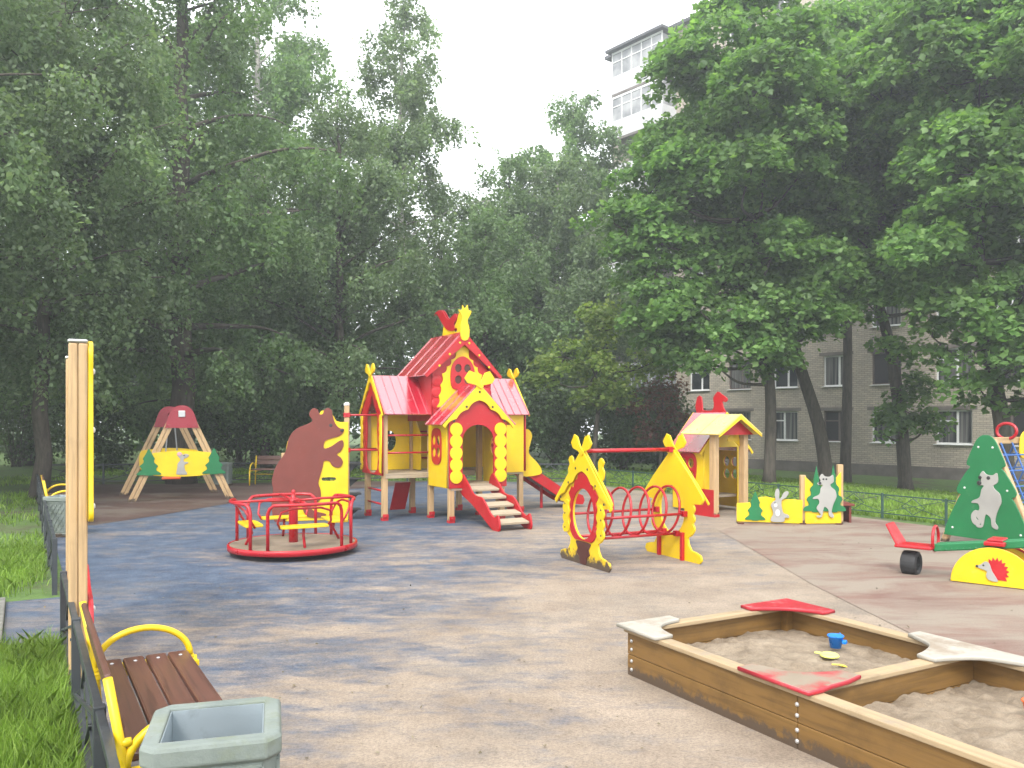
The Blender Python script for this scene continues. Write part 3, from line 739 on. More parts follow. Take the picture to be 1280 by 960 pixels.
# ------------------------------------------------------------------ merry-go-round
MG = thing('merry_go_round', 'round red tube merry-go-round with yellow seats and a worn floor', 'roundabout', (-2.93, 11.15, 0), R(8))
RD = .845
b = MB(); b.lathe([(RD - .10, .07), (RD, .078), (RD, .142), (RD - .012, .152), (RD - .03, .145), (RD - .03, .08)], 48); b.build('rim', M['red_metal'], MG, smooth=True)
b = MB(); b.lathe([(RD - .028, .10), (RD - .028, .145), (.0, .146)][:2] + [(.05, .146)], 48); b.build('floor', M['grey_deck'], MG)
b = MB(); b.lathe([(.06, .02), (.06, .70), (.056, .72), (.035, .725), (.024, .80), (.028, .83), (.01, .845)], 20); b.build('hub', M['red_metal'], MG, smooth=True)
b = MB(); b.lathe([(.5, .0), (.5, .035)], 32); b.build('base_plate', M['black'], MG)
for q in range(4):
    a0 = R(q * 90 - 36 + 20); a1 = R(q * 90 + 36 + 20); rt = .80; pts = []
    e = lambda a, r, z: (r * math.cos(a), r * math.sin(a), z)
    pts += [e(a0, rt, .14), e(a0, rt, .45), e(a0, rt, .60), e(a0 + .03, rt, .67), e(a0 + .10, rt, .71)]
    pts += [e(a0 + .10 + (a1 - a0 - .2) * i / 10, rt, .715) for i in range(1, 10)]
    pts += [e(a1 - .10, rt, .71), e(a1 - .03, rt, .67), e(a1, rt, .60), e(a1, rt, .45), e(a1, rt, .14)]
    b = MB(); b.tube(pts, .022, 8); b.build('hand_rail', M['red_metal'], MG, smooth=True)
    am = (a0 + a1) / 2
    b = MB(); b.tube([e(am, .05, .70), e(am, .4, .715), e(am, rt, .715)], .017, 8); b.build('spoke_rail', M['red_metal'], MG, smooth=True)
    rr = .63; tang = Vector((-math.sin(am), math.cos(am), 0)); rad = Vector((math.cos(am), math.sin(am), 0)); c = rad * .56 + Vector((0, 0, .42))
    # seat with its curved tube back and leg
    pl_ = smooth([(-.30, -.07), (-.24, -.115), (.24, -.115), (.30, -.07), (.30, .07), (.24, .115), (-.24, .115), (-.30, .07)], 3)
    s_ = panel('seat', pl_, [], .028, M['yellow'], MG, tuple(c), tuple(tang), tuple(-rad))
    b = MB(); b.tube([c + tang * .3 - Vector((0, 0, .02)), c + tang * .34 + rad * .05 + Vector((0, 0, .06)), c + tang * .31 + rad * .12 + Vector((0, 0, .2)), c + tang * .18 + rad * .16 + Vector((0, 0, .245)), c - tang * .18 + rad * .16 + Vector((0, 0, .245)),
                      c - tang * .31 + rad * .12 + Vector((0, 0, .2)), c - tang * .34 + rad * .05 + Vector((0, 0, .06)), c - tang * .3 - Vector((0, 0, .02))], .015, 8)
    b.build('seat_back', M['red_metal'], s_, smooth=True)
    b = MB(); b.tube([c - Vector((0, 0, .02)), c - rad * .02 - Vector((0, 0, .12)), c + rad * .06 - Vector((0, 0, .27))], .018, 8); b.build('seat_leg', M['red_metal'], s_, smooth=True)

# ------------------------------------------------------------------ swing frame
SWA = R(20)
S = thing('swing', 'wooden swing frame with red caps and yellow mouse board between green trees', 'swing', (-7.22, 18.2, 0), SWA)
def fir(cx, z0, w, h, n=3):
    rt = [(w * .16, z0), (w * .16, z0 + h * .02)]; zz_ = z0 + h * .02; hh = h * .98
    for i in range(n):
        wi = w * (.5 - .13 * i); za = zz_ + hh * i / n * .86; zb_ = zz_ + hh * (i + 1) / n * (.86 if i < n - 1 else 1.0)
        rt += [(wi * .86, za - .002 * i), (wi, za + .03 * h), (wi * .84, za + .10 * h), (wi * .58 if i < n - 1 else wi * .4, za + (zb_ - za) * .62)]
    rt.append((0, z0 + h))
    return smooth(mirror(rt, cx), 2)
def mouse(cx, z, k=1.0):
    return [(cx + x * k, z + y * k) for x, y in smooth([(-.10, .0), (-.12, .04), (-.10, .16), (-.09, .26), (-.03, .34), (-.08, .42), (-.11, .48), (-.06, .53), (.0, .50), (.02, .46), (.08, .48), (.16, .45), (.11, .39), (.04, .36), (.05, .30), (.13, .29), (.14, .26), (.06, .22), (.07, .10), (.12, .02), (.08, -.01)], 3)]
for yo, xo, front in ((0, 0, True), (1.8, -.32, False)):
    hw = 1.02; zt = 1.93
    for s in (-1, 1):
        for k in (-1, 1):
            b = MB(); b.beam((xo + s * hw + k * .045 * s, yo, -.02), (xo + s * .13 + k * .045 * s, yo, zt), .075, .085, (0, 1, 0)); b.build('leg', M['pine'], S, .006)
    for dy in (-.065, .065):
        panel('leg_cap', smooth([(-.33, 1.62), (-.31, 1.60), (.31, 1.60), (.33, 1.62), (.24, 1.92), (.13, 2.05), (0, 2.08), (-.13, 2.05), (-.24, 1.92)], 4), [], .02, M['swing_red'], S, (xo, yo + dy, 0))
    bl = MB()
    for p in ((-.28, 1.66), (.28, 1.66), (-.22, 1.82), (.22, 1.82), (-.1, 1.66), (.1, 1.66), (-.15, 1.96), (.15, 1.96)): bl.dome((xo + p[0], yo - .077, p[1]), .012, (0, -1, 0))
    bl.build('bolt_heads', M['swing_red'], S)
    if front:
        b = MB(); b.box(-.07, .07, yo - .10, yo - .078, 1.83, 1.97); b.build('beam_bracket', M['zinc'], S, .01)
    wb_ = 1.0 if front else .8
    panel('oval_board', smooth([(-.64, .62), (-.42, .55), (0, .53), (.42, .55), (.64, .62), (.64, 1.0), (.42, 1.07), (0, 1.10), (-.42, 1.07), (-.64, 1.0)], 4), [], .02, M['yellow'], S, (xo, yo - .06, 0))
    if front:
        for s in (-1, 1): panel('fir_board', fir(s * .66, .57, .50, .58), [], .018, M['green'], S, (xo, yo - .082, 0))
        panel('mouse_board', mouse(0, .58, .93), [], .01, M['grey_paint'], S, (xo, yo - .078, 0))
        panel('mouse_ear', ellipse(-.05, 1.03, .045, .04, 14), [], .006, M['pink'], S, (xo, yo - .087, 0))
        panel('mouse_eye', ellipse(.045, .995, .014, .014, 10), [], .006, M['black'], S, (xo, yo - .0945, 0))
b = MB(); b.tube([(.02, -.09, 1.9), (-.34, 1.9, 1.9)], .045, 12); b.build('top_beam', M['swing_red'], S, smooth=True)
b = MB(); b.box(-.45, -.05, .75, 1.15, .42, .47); st_ = b.build('seat', M['toy_orange'], S, .02)
for y in (.78, 1.12):
    for x in (-.17, .17):
        b = MB(); b.tube([(x - .25, y, .46), (-.25 + x * .3, y, 1.87)], .009, 6); b.build('chain', M['chain'], st_)

# ------------------------------------------------------------------ crawl tunnel
T = thing('crawl_tunnel', 'crawl tunnel of red hoops between two yellow hut-shaped boards', 'crawl tunnel', (.89, 10.2, 0), R(25))
AXT = (0, -1, 0)
foot = [(.30, .0), (.56, .0), (.61, .05), (.585, .11), (.50, .135), (.40, .15), (.345, .22), (.33, .30)]
bodyr = [(.40, .33)] + [(.43 + .035 * abs(math.sin(i * math.pi / 6)) , .36 + .37 * i / 18) for i in range(19)] + [(.60, .74), (.645, .80), (.60, .86)]
gab = [(.42, 1.04), (.0, 1.42)]
outer = [(x, z) for x, z in foot] + bodyr + gab
def tunnel_board(xo, front):
    mir = [(x, z) for x, z in outer] + [(-x, z) for x, z in reversed(outer) if x > 1e-6]
    mir = mir[:-len([1])] + [mir[-1]]
    hole = ellipse(0, .63, .265, .31, 32)
    panel('hut_board', mir, [hole], .028, M['rust_dirty_yellow'] if front else M['yellow'], T, (xo, 0, 0), AXT)
    s = -1 if front else 1
    if front:
        red = [(.20, .30), (.27, .34)] + [(.30 + .03 * abs(math.sin(i * math.pi / 5)), .38 + .40 * i / 15) for i in range(16)] + [(.36, .86), (.28, .95), (.24, .93), (.2, 1.03), (.14, 1.05), (.1, 1.14), (0, 1.24)]
        panel('red_inlay', mirror(red), [hole], .014, M['red'], T, (xo - .021, 0, 0), AXT)
        panel('brown_inlay', smooth(mirror([(.07, .02), (.09, .10), (.16, .14), (.13, .20), (.18, .27), (.12, .29)]), 2), [], .012, M['dark_brown'], T, (xo - .0205, 0, 0), AXT)
        for sg in (-1, 1):
            st2 = [(sg * x, z) for x, z in ([(.42, .36)] + [(.47 + .035 * abs(math.sin(i * math.pi / 6)), .36 + .37 * i / 18) for i in range(19)] + [(.42, .78)] + [(.345 + .02 * math.sin(i * 1.3), .76 - .38 * i / 10) for i in range(11)])]
            panel('carved_edge', st2, [], .02, M['yellow'], T, (xo - .024, 0, 0), AXT)
        barge('barge_board', 0, .70, .76, 1.43, .20, T, (xo - .036, 0, 0), AXT, 3, ears=.24, depth=.03, t=.02)
        panel('side_curl', smooth([(.28, 1.08), (.40, 1.06), (.44, 1.16), (.40, 1.22), (.43, 1.28), (.36, 1.33), (.30, 1.27), (.31, 1.18)], 3), [], .02, M['yellow'], T, (xo + .02, 0, 0), AXT)
        panel('side_curl', smooth([(-.28, 1.08), (-.40, 1.06), (-.44, 1.16), (-.40, 1.22), (-.43, 1.28), (-.36, 1.33), (-.30, 1.27), (-.31, 1.18)], 3), [], .02, M['yellow'], T, (xo + .02, 0, 0), AXT)
        bl = MB()
        for sg in (-1, 1):
            for q in (.22, .5, .8): bl.dome((xo - .046, sg * .66 * q, 1.43 - .67 * q - .10), .017, (-1, 0, 0))
            for z in (.42, .6, .72): bl.dome((xo - .034, sg * .44, z), .013, (-1, 0, 0))
        bl.build('bolt_heads', M['black'], T)
    else:
        barge('barge_board', 0, .70, .76, 1.43, .10, T, (xo + .036, 0, 0), AXT, 3, ears=.24, depth=.02, t=.02)
        for sg in (-1, 1):
            b = MB(); b.box(xo - .058, xo - .017, sg * .25 - .025, sg * .25 + .025, 0, .36); b.build('leg', M['red_metal'], T, .004)
tunnel_board(0, True); tunnel_board(1.31, False)
for x in (.22, .48, .74, 1.0, 1.2):
    b = MB(); b.tube([(x + .05 * math.cos(a), .29 * math.sin(a), .63 + .30 * math.cos(a)) for a in np.linspace(0, 2 * math.pi, 33)[:-1]], .016, 8, True); b.build('hoop', M['red_metal'], T, smooth=True)
for y, z in ((.30, .60), (-.30, .60), (-.14, .335), (.14, .335)):
    b = MB(); b.tube([(.0, y, z), (1.31, y, z)], .017, 8); b.build('rail', M['red_metal'], T, smooth=True)
b = MB(); b.tube([(-.03, 0, 1.40), (1.36, 0, 1.40)], .025, 10); b.build('top_bar', M['red_metal'], T, smooth=True)
b = MB()
for y, z in ((.30, .60), (-.30, .60), (-.14, .335), (.14, .335), (0, 1.40)): b.box(1.235, 1.294, y - .035, y + .035, z - .035, z + .035)
b.build('clamps', M['red_metal'], T, .004)

# ------------------------------------------------------------------ small playhouse
Q = thing('toy_hut', 'small yellow hut with red horse-head ridge and a porch on pine posts', 'play hut', (4.02, 15.28, 0), TH)
for x in (-.36, .36):
    b = MB(); b.box(x - .055, x + .055, -.02, .12, 0, 1.55); b.box(x - .055 + (.13 if x > 0 else -.0), x + .055 + (.13 if x > 0 else 0), .14, .24, 0, 1.5) if x > 0 else None
    b.build('post', M['pine'], Q, .008)
    c = MB(); c.box(x - .062, x + .062, -.027, .127, .0, .06); c.build('foot_shoe', M['red'], Q, .004)
b = MB(); b.box(-.42, -.40, .0, .55, .0, .5); b.build('rail_board', M['red'], Q, .004)
roof_y('porch_roof', Q, -.26, .78, 0, .52, 1.50, 1.86, M['roof_yellow'])
panel('porch_gable', [(-.46, 1.50), (.46, 1.50), (0, 1.82)], [], .02, M['red'], Q, (0, -.10, 0))
barge('barge_board', 0, .53, 1.48, 1.87, .07, Q, (0, -.25, 0), (1, 0, 0), 1, M['yellow'], .02, 0, 0)
gx_, gy_ = .40, .55
panel('front_wall', [(gx_ - .55, .05), (gx_ - .34, .05), (gx_ - .34, 1.25), (gx_ + .28, 1.25), (gx_ + .28, .05), (gx_ + .55, .05), (gx_ + .55, 1.20), (gx_, 1.86), (gx_ - .55, 1.20)], [], .025, M['yellow'], Q, (0, gy_, 0))
barge('barge_board', gx_, .68, 1.14, 1.92, .17, Q, (0, gy_ - .03, 0), (1, 0, 0), 4, M['yellow'], .025, 0, .03)
panel('door_trim', smooth([(.02, 1.45), (.14, 1.50), (.28, 1.48), (.31, 1.28), (.24, 1.33), (.16, 1.38), (.02, 1.38)], 3), [], .02, M['yellow'], Q, (0, .1, 0))
by = gy_ + .9
panel('back_wall', [(gx_ - .55, .05), (gx_ + .55, .05), (gx_ + .55, 1.20), (gx_, 1.86), (gx_ - .55, 1.20)], win4(gx_ - .05, .98, .07, .1), .025, M['yellow'], Q, (0, by, 0))
barge('barge_board', gx_, .68, 1.14, 1.92, .12, Q, (0, by + .03, 0), (1, 0, 0), 4, M['yellow'], .025, 0, .02)
for s in (-1, 1):
    x = gx_ + s * .55
    panel('side_wall', [(-by + .015, .05), (-gy_ - .015, .05), (-gy_ - .015, 1.16), (-by + .015, 1.16)], win4(-(gy_ + by) / 2, .82, .085, .11), .025, M['yellow'], Q, (x, 0, 0), (0, -1, 0))
    c_ = -(gy_ + by) / 2
    panel('side_window', smooth([(c_ - .24, .68), (c_ - .26, 1.0), (c_ - .14, 1.14), (c_ + .14, 1.14), (c_ + .26, 1.0), (c_ + .24, .68), (c_ + .14, .5), (c_ - .14, .5)], 4), win4(c_, .82, .085, .11), .02, M['red'], Q, (x + s * .024, 0, 0), (0, -1, 0))
roof_y('main_roof', Q, gy_ - .01, by + .01, gx_, .67, 1.15, 1.90, M['roof_red'], ribs=False)
b = MB(); b.box(gx_ - .40, gx_ + .40, gy_ + .1, gy_ + .5, .28, .33); b.build('bench_board', M['deck_wood'], Q, .004)
b = MB(); b.box(gx_ - .48, gx_ + .48, by - .06, by - .02, .38, .62); b.build('inner_shelf', M['swing_red'], Q, .004)
panel('horse_ridge', smooth([(-by + .10, 1.86), (-by + .10, 2.22), (-by + .22, 2.22), (-by + .25, 2.0), (-by + .3, 1.96), (-gy_ - .36, 1.96), (-gy_ - .32, 2.1), (-gy_ - .34, 2.2), (-gy_ - .22, 2.32), (-gy_ - .12, 2.27), (-gy_ + .04, 2.18), (-gy_ + .0, 2.11), (-gy_ - .1, 2.13), (-gy_ - .06, 2.0), (-gy_ - .04, 1.86)], 2), [], .03, M['red'], Q, (gx_, 0, 0), (0, -1, 0))

# ------------------------------------------------------------------ low screen with forest animals
LS = thing('play_screen', 'low yellow board fence with green firs, grey rabbit and wolf', 'play screen', (4.93, 14.02, 0), R(-3))
xl, xr = -1.10, .62
panel('low_board', [(-1.10, .04), (-.02, .02), (-.02, .42), (-.30, .43), (-.45, .44), (-.62, .47), (-.75, .45), (-.85, .37), (-1.10, .35)], [], .025, M['yellow'], LS, (0, .05, 0), (1, -.10, 0))
panel('tall_board', [(.02, .02), (.62, .03), (.62, .90), (.52, .78), (.40, .62), (.30, .60), (.14, .70), (.02, .82)], [], .025, M['yellow'], LS, (0, .05, 0))
panel('fir_board', fir(-.80, .06, .34, .50), [], .015, M['green'], LS, (0, .028, 0), (1, -.10, 0))
panel('fir_board', fir(.20, .22, .44, .78, 4), [], .016, M['green'], LS, (0, .02, 0))
panel('fir_board', fir(.48, .22, .42, .80, 4), [], .016, M['green'], LS, (0, .016, 0))
rabbit = smooth([(-.50, .05), (-.52, .10), (-.49, .18), (-.50, .26), (-.52, .33), (-.49, .39), (-.46, .42), (-.47, .50), (-.46, .58), (-.43, .61), (-.41, .56), (-.415, .45), (-.39, .46), (-.36, .54), (-.31, .57), (-.295, .53), (-.33, .46), (-.38, .42), (-.385, .35), (-.38, .29), (-.36, .20), (-.30, .17), (-.29, .12), (-.34, .12), (-.36, .05)], 3)
rabbit = [((x + .42) * 1.3 - .42, z) for x, z in rabbit]
panel('rabbit_board', rabbit, [], .014, M['grey_paint'], LS, (0, .0, 0), (1, -.10, 0))
panel('rabbit_belly', ellipse(-.44, .20, .04, .06, 16), [], .006, M['white_paint'], LS, (0, -.011, 0), (1, -.10, 0))
panel('rabbit_face', ellipse(-.475, .33, .03, .035, 14), [], .006, M['white_paint'], LS, (0, -.011, 0), (1, -.10, 0))
b = MB(); b.dome((-.482, .0355, .37), .012, (0, -1, 0)); b.build('rabbit_eye', M['black'], LS)
wolf_pts = [(-.10, .0), (-.04, .02), (-.02, .16), (0.0, .22), (.05, .16), (.06, .04), (.12, .0), (.13, .05), (.10, .12), (.12, .26), (.15, .36), (.17, .44), (.15, .56), (.10, .62), (.08, .68), (.13, .74), (.12, .88), (.07, .84), (-.0, .85), (-.04, .90), (-.08, .82), (-.06, .75), (-.11, .71), (-.09, .67), (-.03, .67), (-.06, .60), (-.08, .48), (-.16, .42), (-.17, .38), (-.10, .38), (-.08, .30), (-.12, .2), (-.09, .12), (-.06, .05), (-.12, .04)]
wolf = lambda cx, z, k: [(cx + x * k * 1.4, z + y * k) for x, y in smooth(wolf_pts, 3)]
panel('wolf_board', wolf(.335, .13, .82), [], .012, M['grey_paint'], LS, (0, .001, 0))
def wolf_face(cx, z, k, parent, y):
    b = MB(); b.dome((cx - .03 * k, y, z + .79 * k), .016 * k + .004, (0, -1, 0), .3); b.dome((cx + .03 * k, y, z + .79 * k), .016 * k + .004, (0, -1, 0), .3); b.build('wolf_eyes', M['black'], parent)
    b = MB(); b.dome((cx - .10 * k, y, z + .71 * k), .026 * k + .004, (0, -1, 0), .5); b.build('wolf_nose', M['black'], parent)
wolf_face(.335, .13, .82, LS, -.0055)
for x, h_ in ((-.0, .84), (.62, 1.02)):
    b = MB(); b.box(x - .045, x + .045, .066, .156, 0, h_); b.build('post', M['pine'], LS, .008)
b = MB(); b.box(-1.08, -1.0, .16, .25, 0, .34); b.build('post', M['pine'], LS, .008)
panel('end_board', [(-1.0, .04), (-.16, .04), (-.16, .36), (-1.0, .36)], [], .025, M['yellow'], LS, (.62, 0, 0), (0, -1, 0))
b = MB(); b.box(.66, .92, .25, .75, .30, .335); b.box(.70, .74, .3, .7, .0, .298); b.box(.84, .88, .3, .7, .0, .298); b.build('side_seat', M['bear_brown'], LS, .006)
b = MB()
for x in (-1.05, -.02, .58): b.box(x - .05, x + .05, .01, .10, 0, .035)
b.build('feet', M['dark_brown'], LS)

# ------------------------------------------------------------------ climbing frame with rope net
N = thing('climbing_frame', 'pine climbing frame with big green fir board and blue rope net', 'climbing frame', (6.62, 11.55, 0), TH)
AN = (0, -1, 0)
tree = smooth(mirror([(.52, .12), (.60, .16), (.58, .26), (.50, .45), (.40, .66), (.36, .72), (.40, .74), (.42, .80), (.36, .92), (.27, 1.06), (.22, 1.12), (.27, 1.15), (.26, 1.22), (.19, 1.38), (.13, 1.50), (.06, 1.56), (0, 1.57)]), 3)
panel('fir_board', tree, [], .022, M['green'], N, (-.07, 0, 0), AN)
bl = MB()
for p in ((.10, 1.4), (-.10, 1.4), (.30, .82), (-.30, .82), (.48, .24), (-.48, .24)): bl.dome((-.082, -p[0], p[1]), .016, (-1, 0, 0))
bl.build('bolt_heads', M['white_paint'], N)
panel('wolf_board', wolf(.02, .28, .88), [], .012, M['grey_paint'], N, (-.088, 0, 0), AN)
panel('wolf_tail', smooth([(-.02, .48), (-.14, .52), (-.2, .44), (-.18, .34), (-.10, .30), (-.06, .36), (-.12, .40), (-.11, .45), (-.04, .42)], 3), [], .01, M['grey_paint'], N, (-.0875, 0, 0), AN)
b = MB(); b.dome((-.0945, .02 + .05, .98), .026, (-1, 0, 0), .4); b.dome((-.0945, -.05, .98), .026, (-1, 0, 0), .4); b.build('wolf_eyes', M['black'], N)
b = MB(); b.dome((-.0945, .08, .905), .034, (-1, 0, 0), .5); b.build('wolf_nose', M['black'], N)
for x in (0, 2.0):
    for s in (-1, 1):
        b = MB(); b.beam((x, s * .66, 0), (x, s * .05, 1.50), .08, .09, (1, 0, 0)); b.build('leg', M['pine'], N, .008)
b = MB(); b.beam((-.05, 0, 1.49), (2.1, 0, 1.49), .09, .09); b.build('top_beam', M['pine_x'], N, .008)
for sy in (-1, 1):
    rp = MB()
    for i in range(7):
        x = .18 + i * .27; rp.tube([(x, sy * .62, .1), (x, sy * .36, .74), (x, sy * .06, 1.46)], .011, 6)
    for j in range(6):
        q = .1 + j * .15; z = .1 + q * 1.4; y = sy * (.62 - (z - .1) * .412); rp.tube([(.05, y, z), (1.95, y, z)], .011, 6)
    rp.build('rope_net', M['rope_blue'], N)
b = MB(); b.tube([(.42, .14 * math.cos(a), 1.62 + .11 * math.sin(a)) for a in np.linspace(0, 2 * math.pi, 21)[:-1]], .022, 8, True); b.build('hand_hoop', M['red_metal'], N, smooth=True)
panel('yellow_board', smooth([(.62, 1.25), (.62, 1.52), (.72, 1.62), (.85, 1.62), (.95, 1.52), (.95, 1.25)], 3), [], .022, M['yellow'], N, (0, -.08, 0), (1, 0, 0))

# ------------------------------------------------------------------ seesaw
SS = thing('seesaw', 'seesaw on yellow half-round hedgehog boards with a red seat over a tyre', 'seesaw', (5.26, 9.02, 0), math.atan2(-.66, .75))
half = [(.41 * math.cos(a), .02 + .40 * math.sin(a)) for a in np.linspace(0, math.pi, 29)]
for y in (-.20, .24):
    panel('half_round_board', half, [], .026, M['yellow'], SS, (0, y, 0))
    panel('half_round_edge', half + [(x * .94, .02 + (z - .02) * .94) for x, z in reversed(half)], [], .012, M['red'], SS, (0, y + (.021 if y < 0 else -.021), 0), bevel=.002)
hed = smooth([(-.10, .10), (-.05, .08), (.05, .07), (.10, .09), (.12, .16), (.10, .24), (.05, .30), (-.02, .31), (-.06, .27), (-.09, .25), (-.075, .18)], 3)
spk = [(.10 + .0, .08)]
cxh, czh = .0, .18
sp = []
for i in range(19):
    a = -.6 + i * (math.pi * .98) / 18; r = .155 if i % 2 == 0 else .118; sp.append((.03 + r * .82 * math.cos(a), .17 + r * math.sin(a)))
panel('hedgehog_spines', sp + [(-.06, .26), (-.04, .17), (.0, .09)], [], .01, M['red'], SS, (0, -.218, 0), bevel=.002)
panel('hedgehog_body', smooth([(.05, .07), (-.03, .075), (-.06, .12), (-.055, .17), (-.13, .195), (-.15, .215), (-.11, .235), (-.07, .27), (-.03, .255), (-.005, .18), (.03, .12)], 3), [], .008, M['grey_paint'], SS, (0, -.227, 0), bevel=.002)
b = MB(); b.dome((-.085, -.231, .228), .010, (0, -1, 0)); b.dome((-.147, -.231, .213), .014, (0, -1, 0)); b.build('hedgehog_eye', M['black'], SS)
tilt = .15
def PZ(x): return .435 + tilt * x
Lp = 1.02
for y in (-.055, .095):
    b = MB(); b.beam((-.62, y, PZ(-.62)), (Lp + .05, y, PZ(Lp)), .045, .085); b.build('plank', M['green'], SS, .012)
bl = MB()
for i in range(9):
    for x in (-.55 + i * .06,): bl.dome((x, -.079, PZ(x) - .025), .012, (0, -1, 0))
bl.build('bolt_heads', M['green'], SS)
b = MB(); b.box(-.10, .10, -.16, .20, .43, .475); b.box(-.075, .075, -.12, .16, .476, .50); b.build('pivot_cover', M['red'], SS, .01)
for s in (-1, 1):
    xs_ = s * .86; z = PZ(xs_)
    bo = MB(); bo.box(min(s * .62, s * 1.02), max(s * .62, s * 1.02), -.14, .18, z + .01, z + .045); so = bo.build('seat', M['red'], SS, .012)
    bk = MB(); bk.slab([(s * 1.0, -.14, z + .03), (s * 1.0, .18, z + .03), (s * 1.13, .15, z + .26), (s * 1.13, -.11, z + .26)], .03); bk.build('seat_back', M['red'], so, .012)
    h_ = MB(); h_.tube([(s * .62, .02 + .12 * math.cos(a), z + .13 + .14 * math.sin(a)) for a in np.linspace(-math.pi * .4, math.pi * 1.4, 21)], .017, 8); h_.build('hand_hoop', M['red_metal'], so, smooth=True)
    ty = MB(); R_ = .14; z0_ = R_ - .01 if s < 0 else z - .13
    vs = []; n_ = 28
    for i in range(n_):
        a = 2 * math.pi * i / n_
        for (xx_, k_) in ((-.085, .55), (-.10, .80), (-.085, .97), (-.04, 1.0), (.04, 1.0), (.085, .97), (.10, .80), (.085, .55)):
            vs.append((s * .88 + xx_ * .9, .02 + R_ * 1.05 * k_ * math.cos(a), z0_ + R_ * k_ * math.sin(a) * (1 + .03 * (i % 2))))
    ty.add(vs, [(i * 8 + q_, i * 8 + (q_ + 1) % 8, ((i + 1) % n_) * 8 + (q_ + 1) % 8, ((i + 1) % n_) * 8 + q_) for i in range(n_) for q_ in range(8)])
    ty.build('tyre', M['rubber'], SS)
# ------------------------------------------------------------------ sandbox (local: x along the far-left end, -y along the long near side)
SB = thing('sandbox', 'double wooden sandbox with stained board sides and red and white corner seats', 'sandbox', (.81, 5.84, 0), TH)
WX, LY, HB = 1.56, 3.04, .30
def side_board(x0, x1, y0, y1, name='side_board'):
    for k, (z0, z1) in enumerate(((0.0, .148), (.151, HB))):
        b = MB(); b.box(x0, x1, y0, y1, z0 + (.0 if k else -.02), z1)
        b.build(name, M['box_wood_y'] if abs(y1 - y0) > abs(x1 - x0) else M['box_wood'], SB, .005)
tk = .035
for k in range(2):
    ya, yb = -k * LY / 2, -(k + 1) * LY / 2
    side_board(0, tk, yb + .002, ya - .002)
    side_board(WX - tk, WX, yb + .002, ya - .002)
for y in (0, -LY / 2, -LY): side_board(tk + .001, WX - tk - .001, y - tk, y if y > -.1 else y + .0)
rim = MB(); ov = .02; rw = .10; zr = HB + .002
for x0, x1, y0, y1 in ((-ov, rw - ov, -LY, 0.0 + ov), (WX - rw + ov, WX + ov, -LY, ov)):
    b = MB(); b.box(x0, x1, y0, y1, zr, zr + .03); b.build('rim', M['rim_wood_y'], SB, .006)
for yc_ in (-rw / 2 + ov, -LY / 2, -LY + rw / 2):
    b = MB(); b.box(rw - ov + .002, WX - rw + ov - .002, yc_ - rw / 2, yc_ + rw / 2, zr, zr + .03); b.build('rim', M['rim_wood'], SB, .006)
zs_ = zr + .031
def dust_or_sheen(m, amount, sand=(.25, .20, .15)):
    # patches on the upward faces: trodden sand, on one seat a painted pale sheen
    n, l = m.node_tree.nodes, m.node_tree.links; bs = n['Principled BSDF']; src = bs.inputs['Base Color'].links[0].from_socket
    ge = n.new('ShaderNodeNewGeometry'); sx = n.new('ShaderNodeSeparateXYZ'); l.new(ge.outputs['Normal'], sx.inputs[0])
    up = n.new('ShaderNodeMapRange'); up.inputs['From Min'].default_value = .75; up.inputs['From Max'].default_value = .95; l.new(sx.outputs[2], up.inputs['Value'])
    tc = n.new('ShaderNodeTexCoord'); nz = n.new('ShaderNodeTexNoise'); nz.inputs['Scale'].default_value = 3.2; nz.inputs['Detail'].default_value = 9; nz.inputs['Roughness'].default_value = .72; l.new(tc.outputs['Object'], nz.inputs['Vector'])
    rp = n.new('ShaderNodeMapRange'); rp.inputs['From Min'].default_value = .62 - amount * .45; rp.inputs['From Max'].default_value = .74 - amount * .35; l.new(nz.outputs['Fac'], rp.inputs['Value'])
    mu = n.new('ShaderNodeMath'); mu.operation = 'MULTIPLY'; l.new(up.outputs[0], mu.inputs[0]); l.new(rp.outputs[0], mu.inputs[1])
    mx = n.new('ShaderNodeMix'); mx.data_type = 'RGBA'; mx.inputs[7].default_value = (*sand, 1); l.new(mu.outputs[0], mx.inputs[0]); l.new(src, mx.inputs[6]); l.new(mx.outputs[2], bs.inputs['Base Color'])
    return m
for k_ in ('rim_wood', 'rim_wood_y'): dust_or_sheen(M[k_], .25)
def seat(pts, mat, label):
    o = panel('corner_seat', pts, [], .028, mat, SB, (0, 0, zs_ + .014), (1, 0, 0), (0, 1, 0), .008); o['label'] = label
    return o
wht = paint('worn_white_seat', (.36, .335, .285), .6, .75, (.24, .20, .15), 7)
dust_or_sheen(wht, .35)
pnk2 = dust_or_sheen(paint('sandy_red_seat', (.36, .018, .03), .4, .5, (.27, .215, .165), 4.5), .62)
pnk = paint('sun_faded_red_seat', (.36, .018, .028), .38, .8, (.27, .215, .165), 4.5)
seat([(-.06, .05), (.42, .05), (.42, -.06)] + smooth([(.40, -.07), (.28, -.09), (.19, -.14), (.13, -.22), (.10, -.32), (.09, -.38)], 3, False) + [(-.06, -.38)], wht, 'worn white corner seat')
xr_ = WX + .06
seat([(xr_, .05), (xr_ - .50, .05), (xr_ - .50, -.06)] + smooth([(xr_ - .42, -.10), (xr_ - .26, -.20), (xr_ - .16, -.34), (xr_ - .13, -.42)], 3, False) + [(xr_, -.42)], dust_or_sheen(pnk, .22, (.38, .22, .20)), 'red corner seat')  # top patches are pale pink, painted for this seat's whitish sheen
m_ = -LY / 2
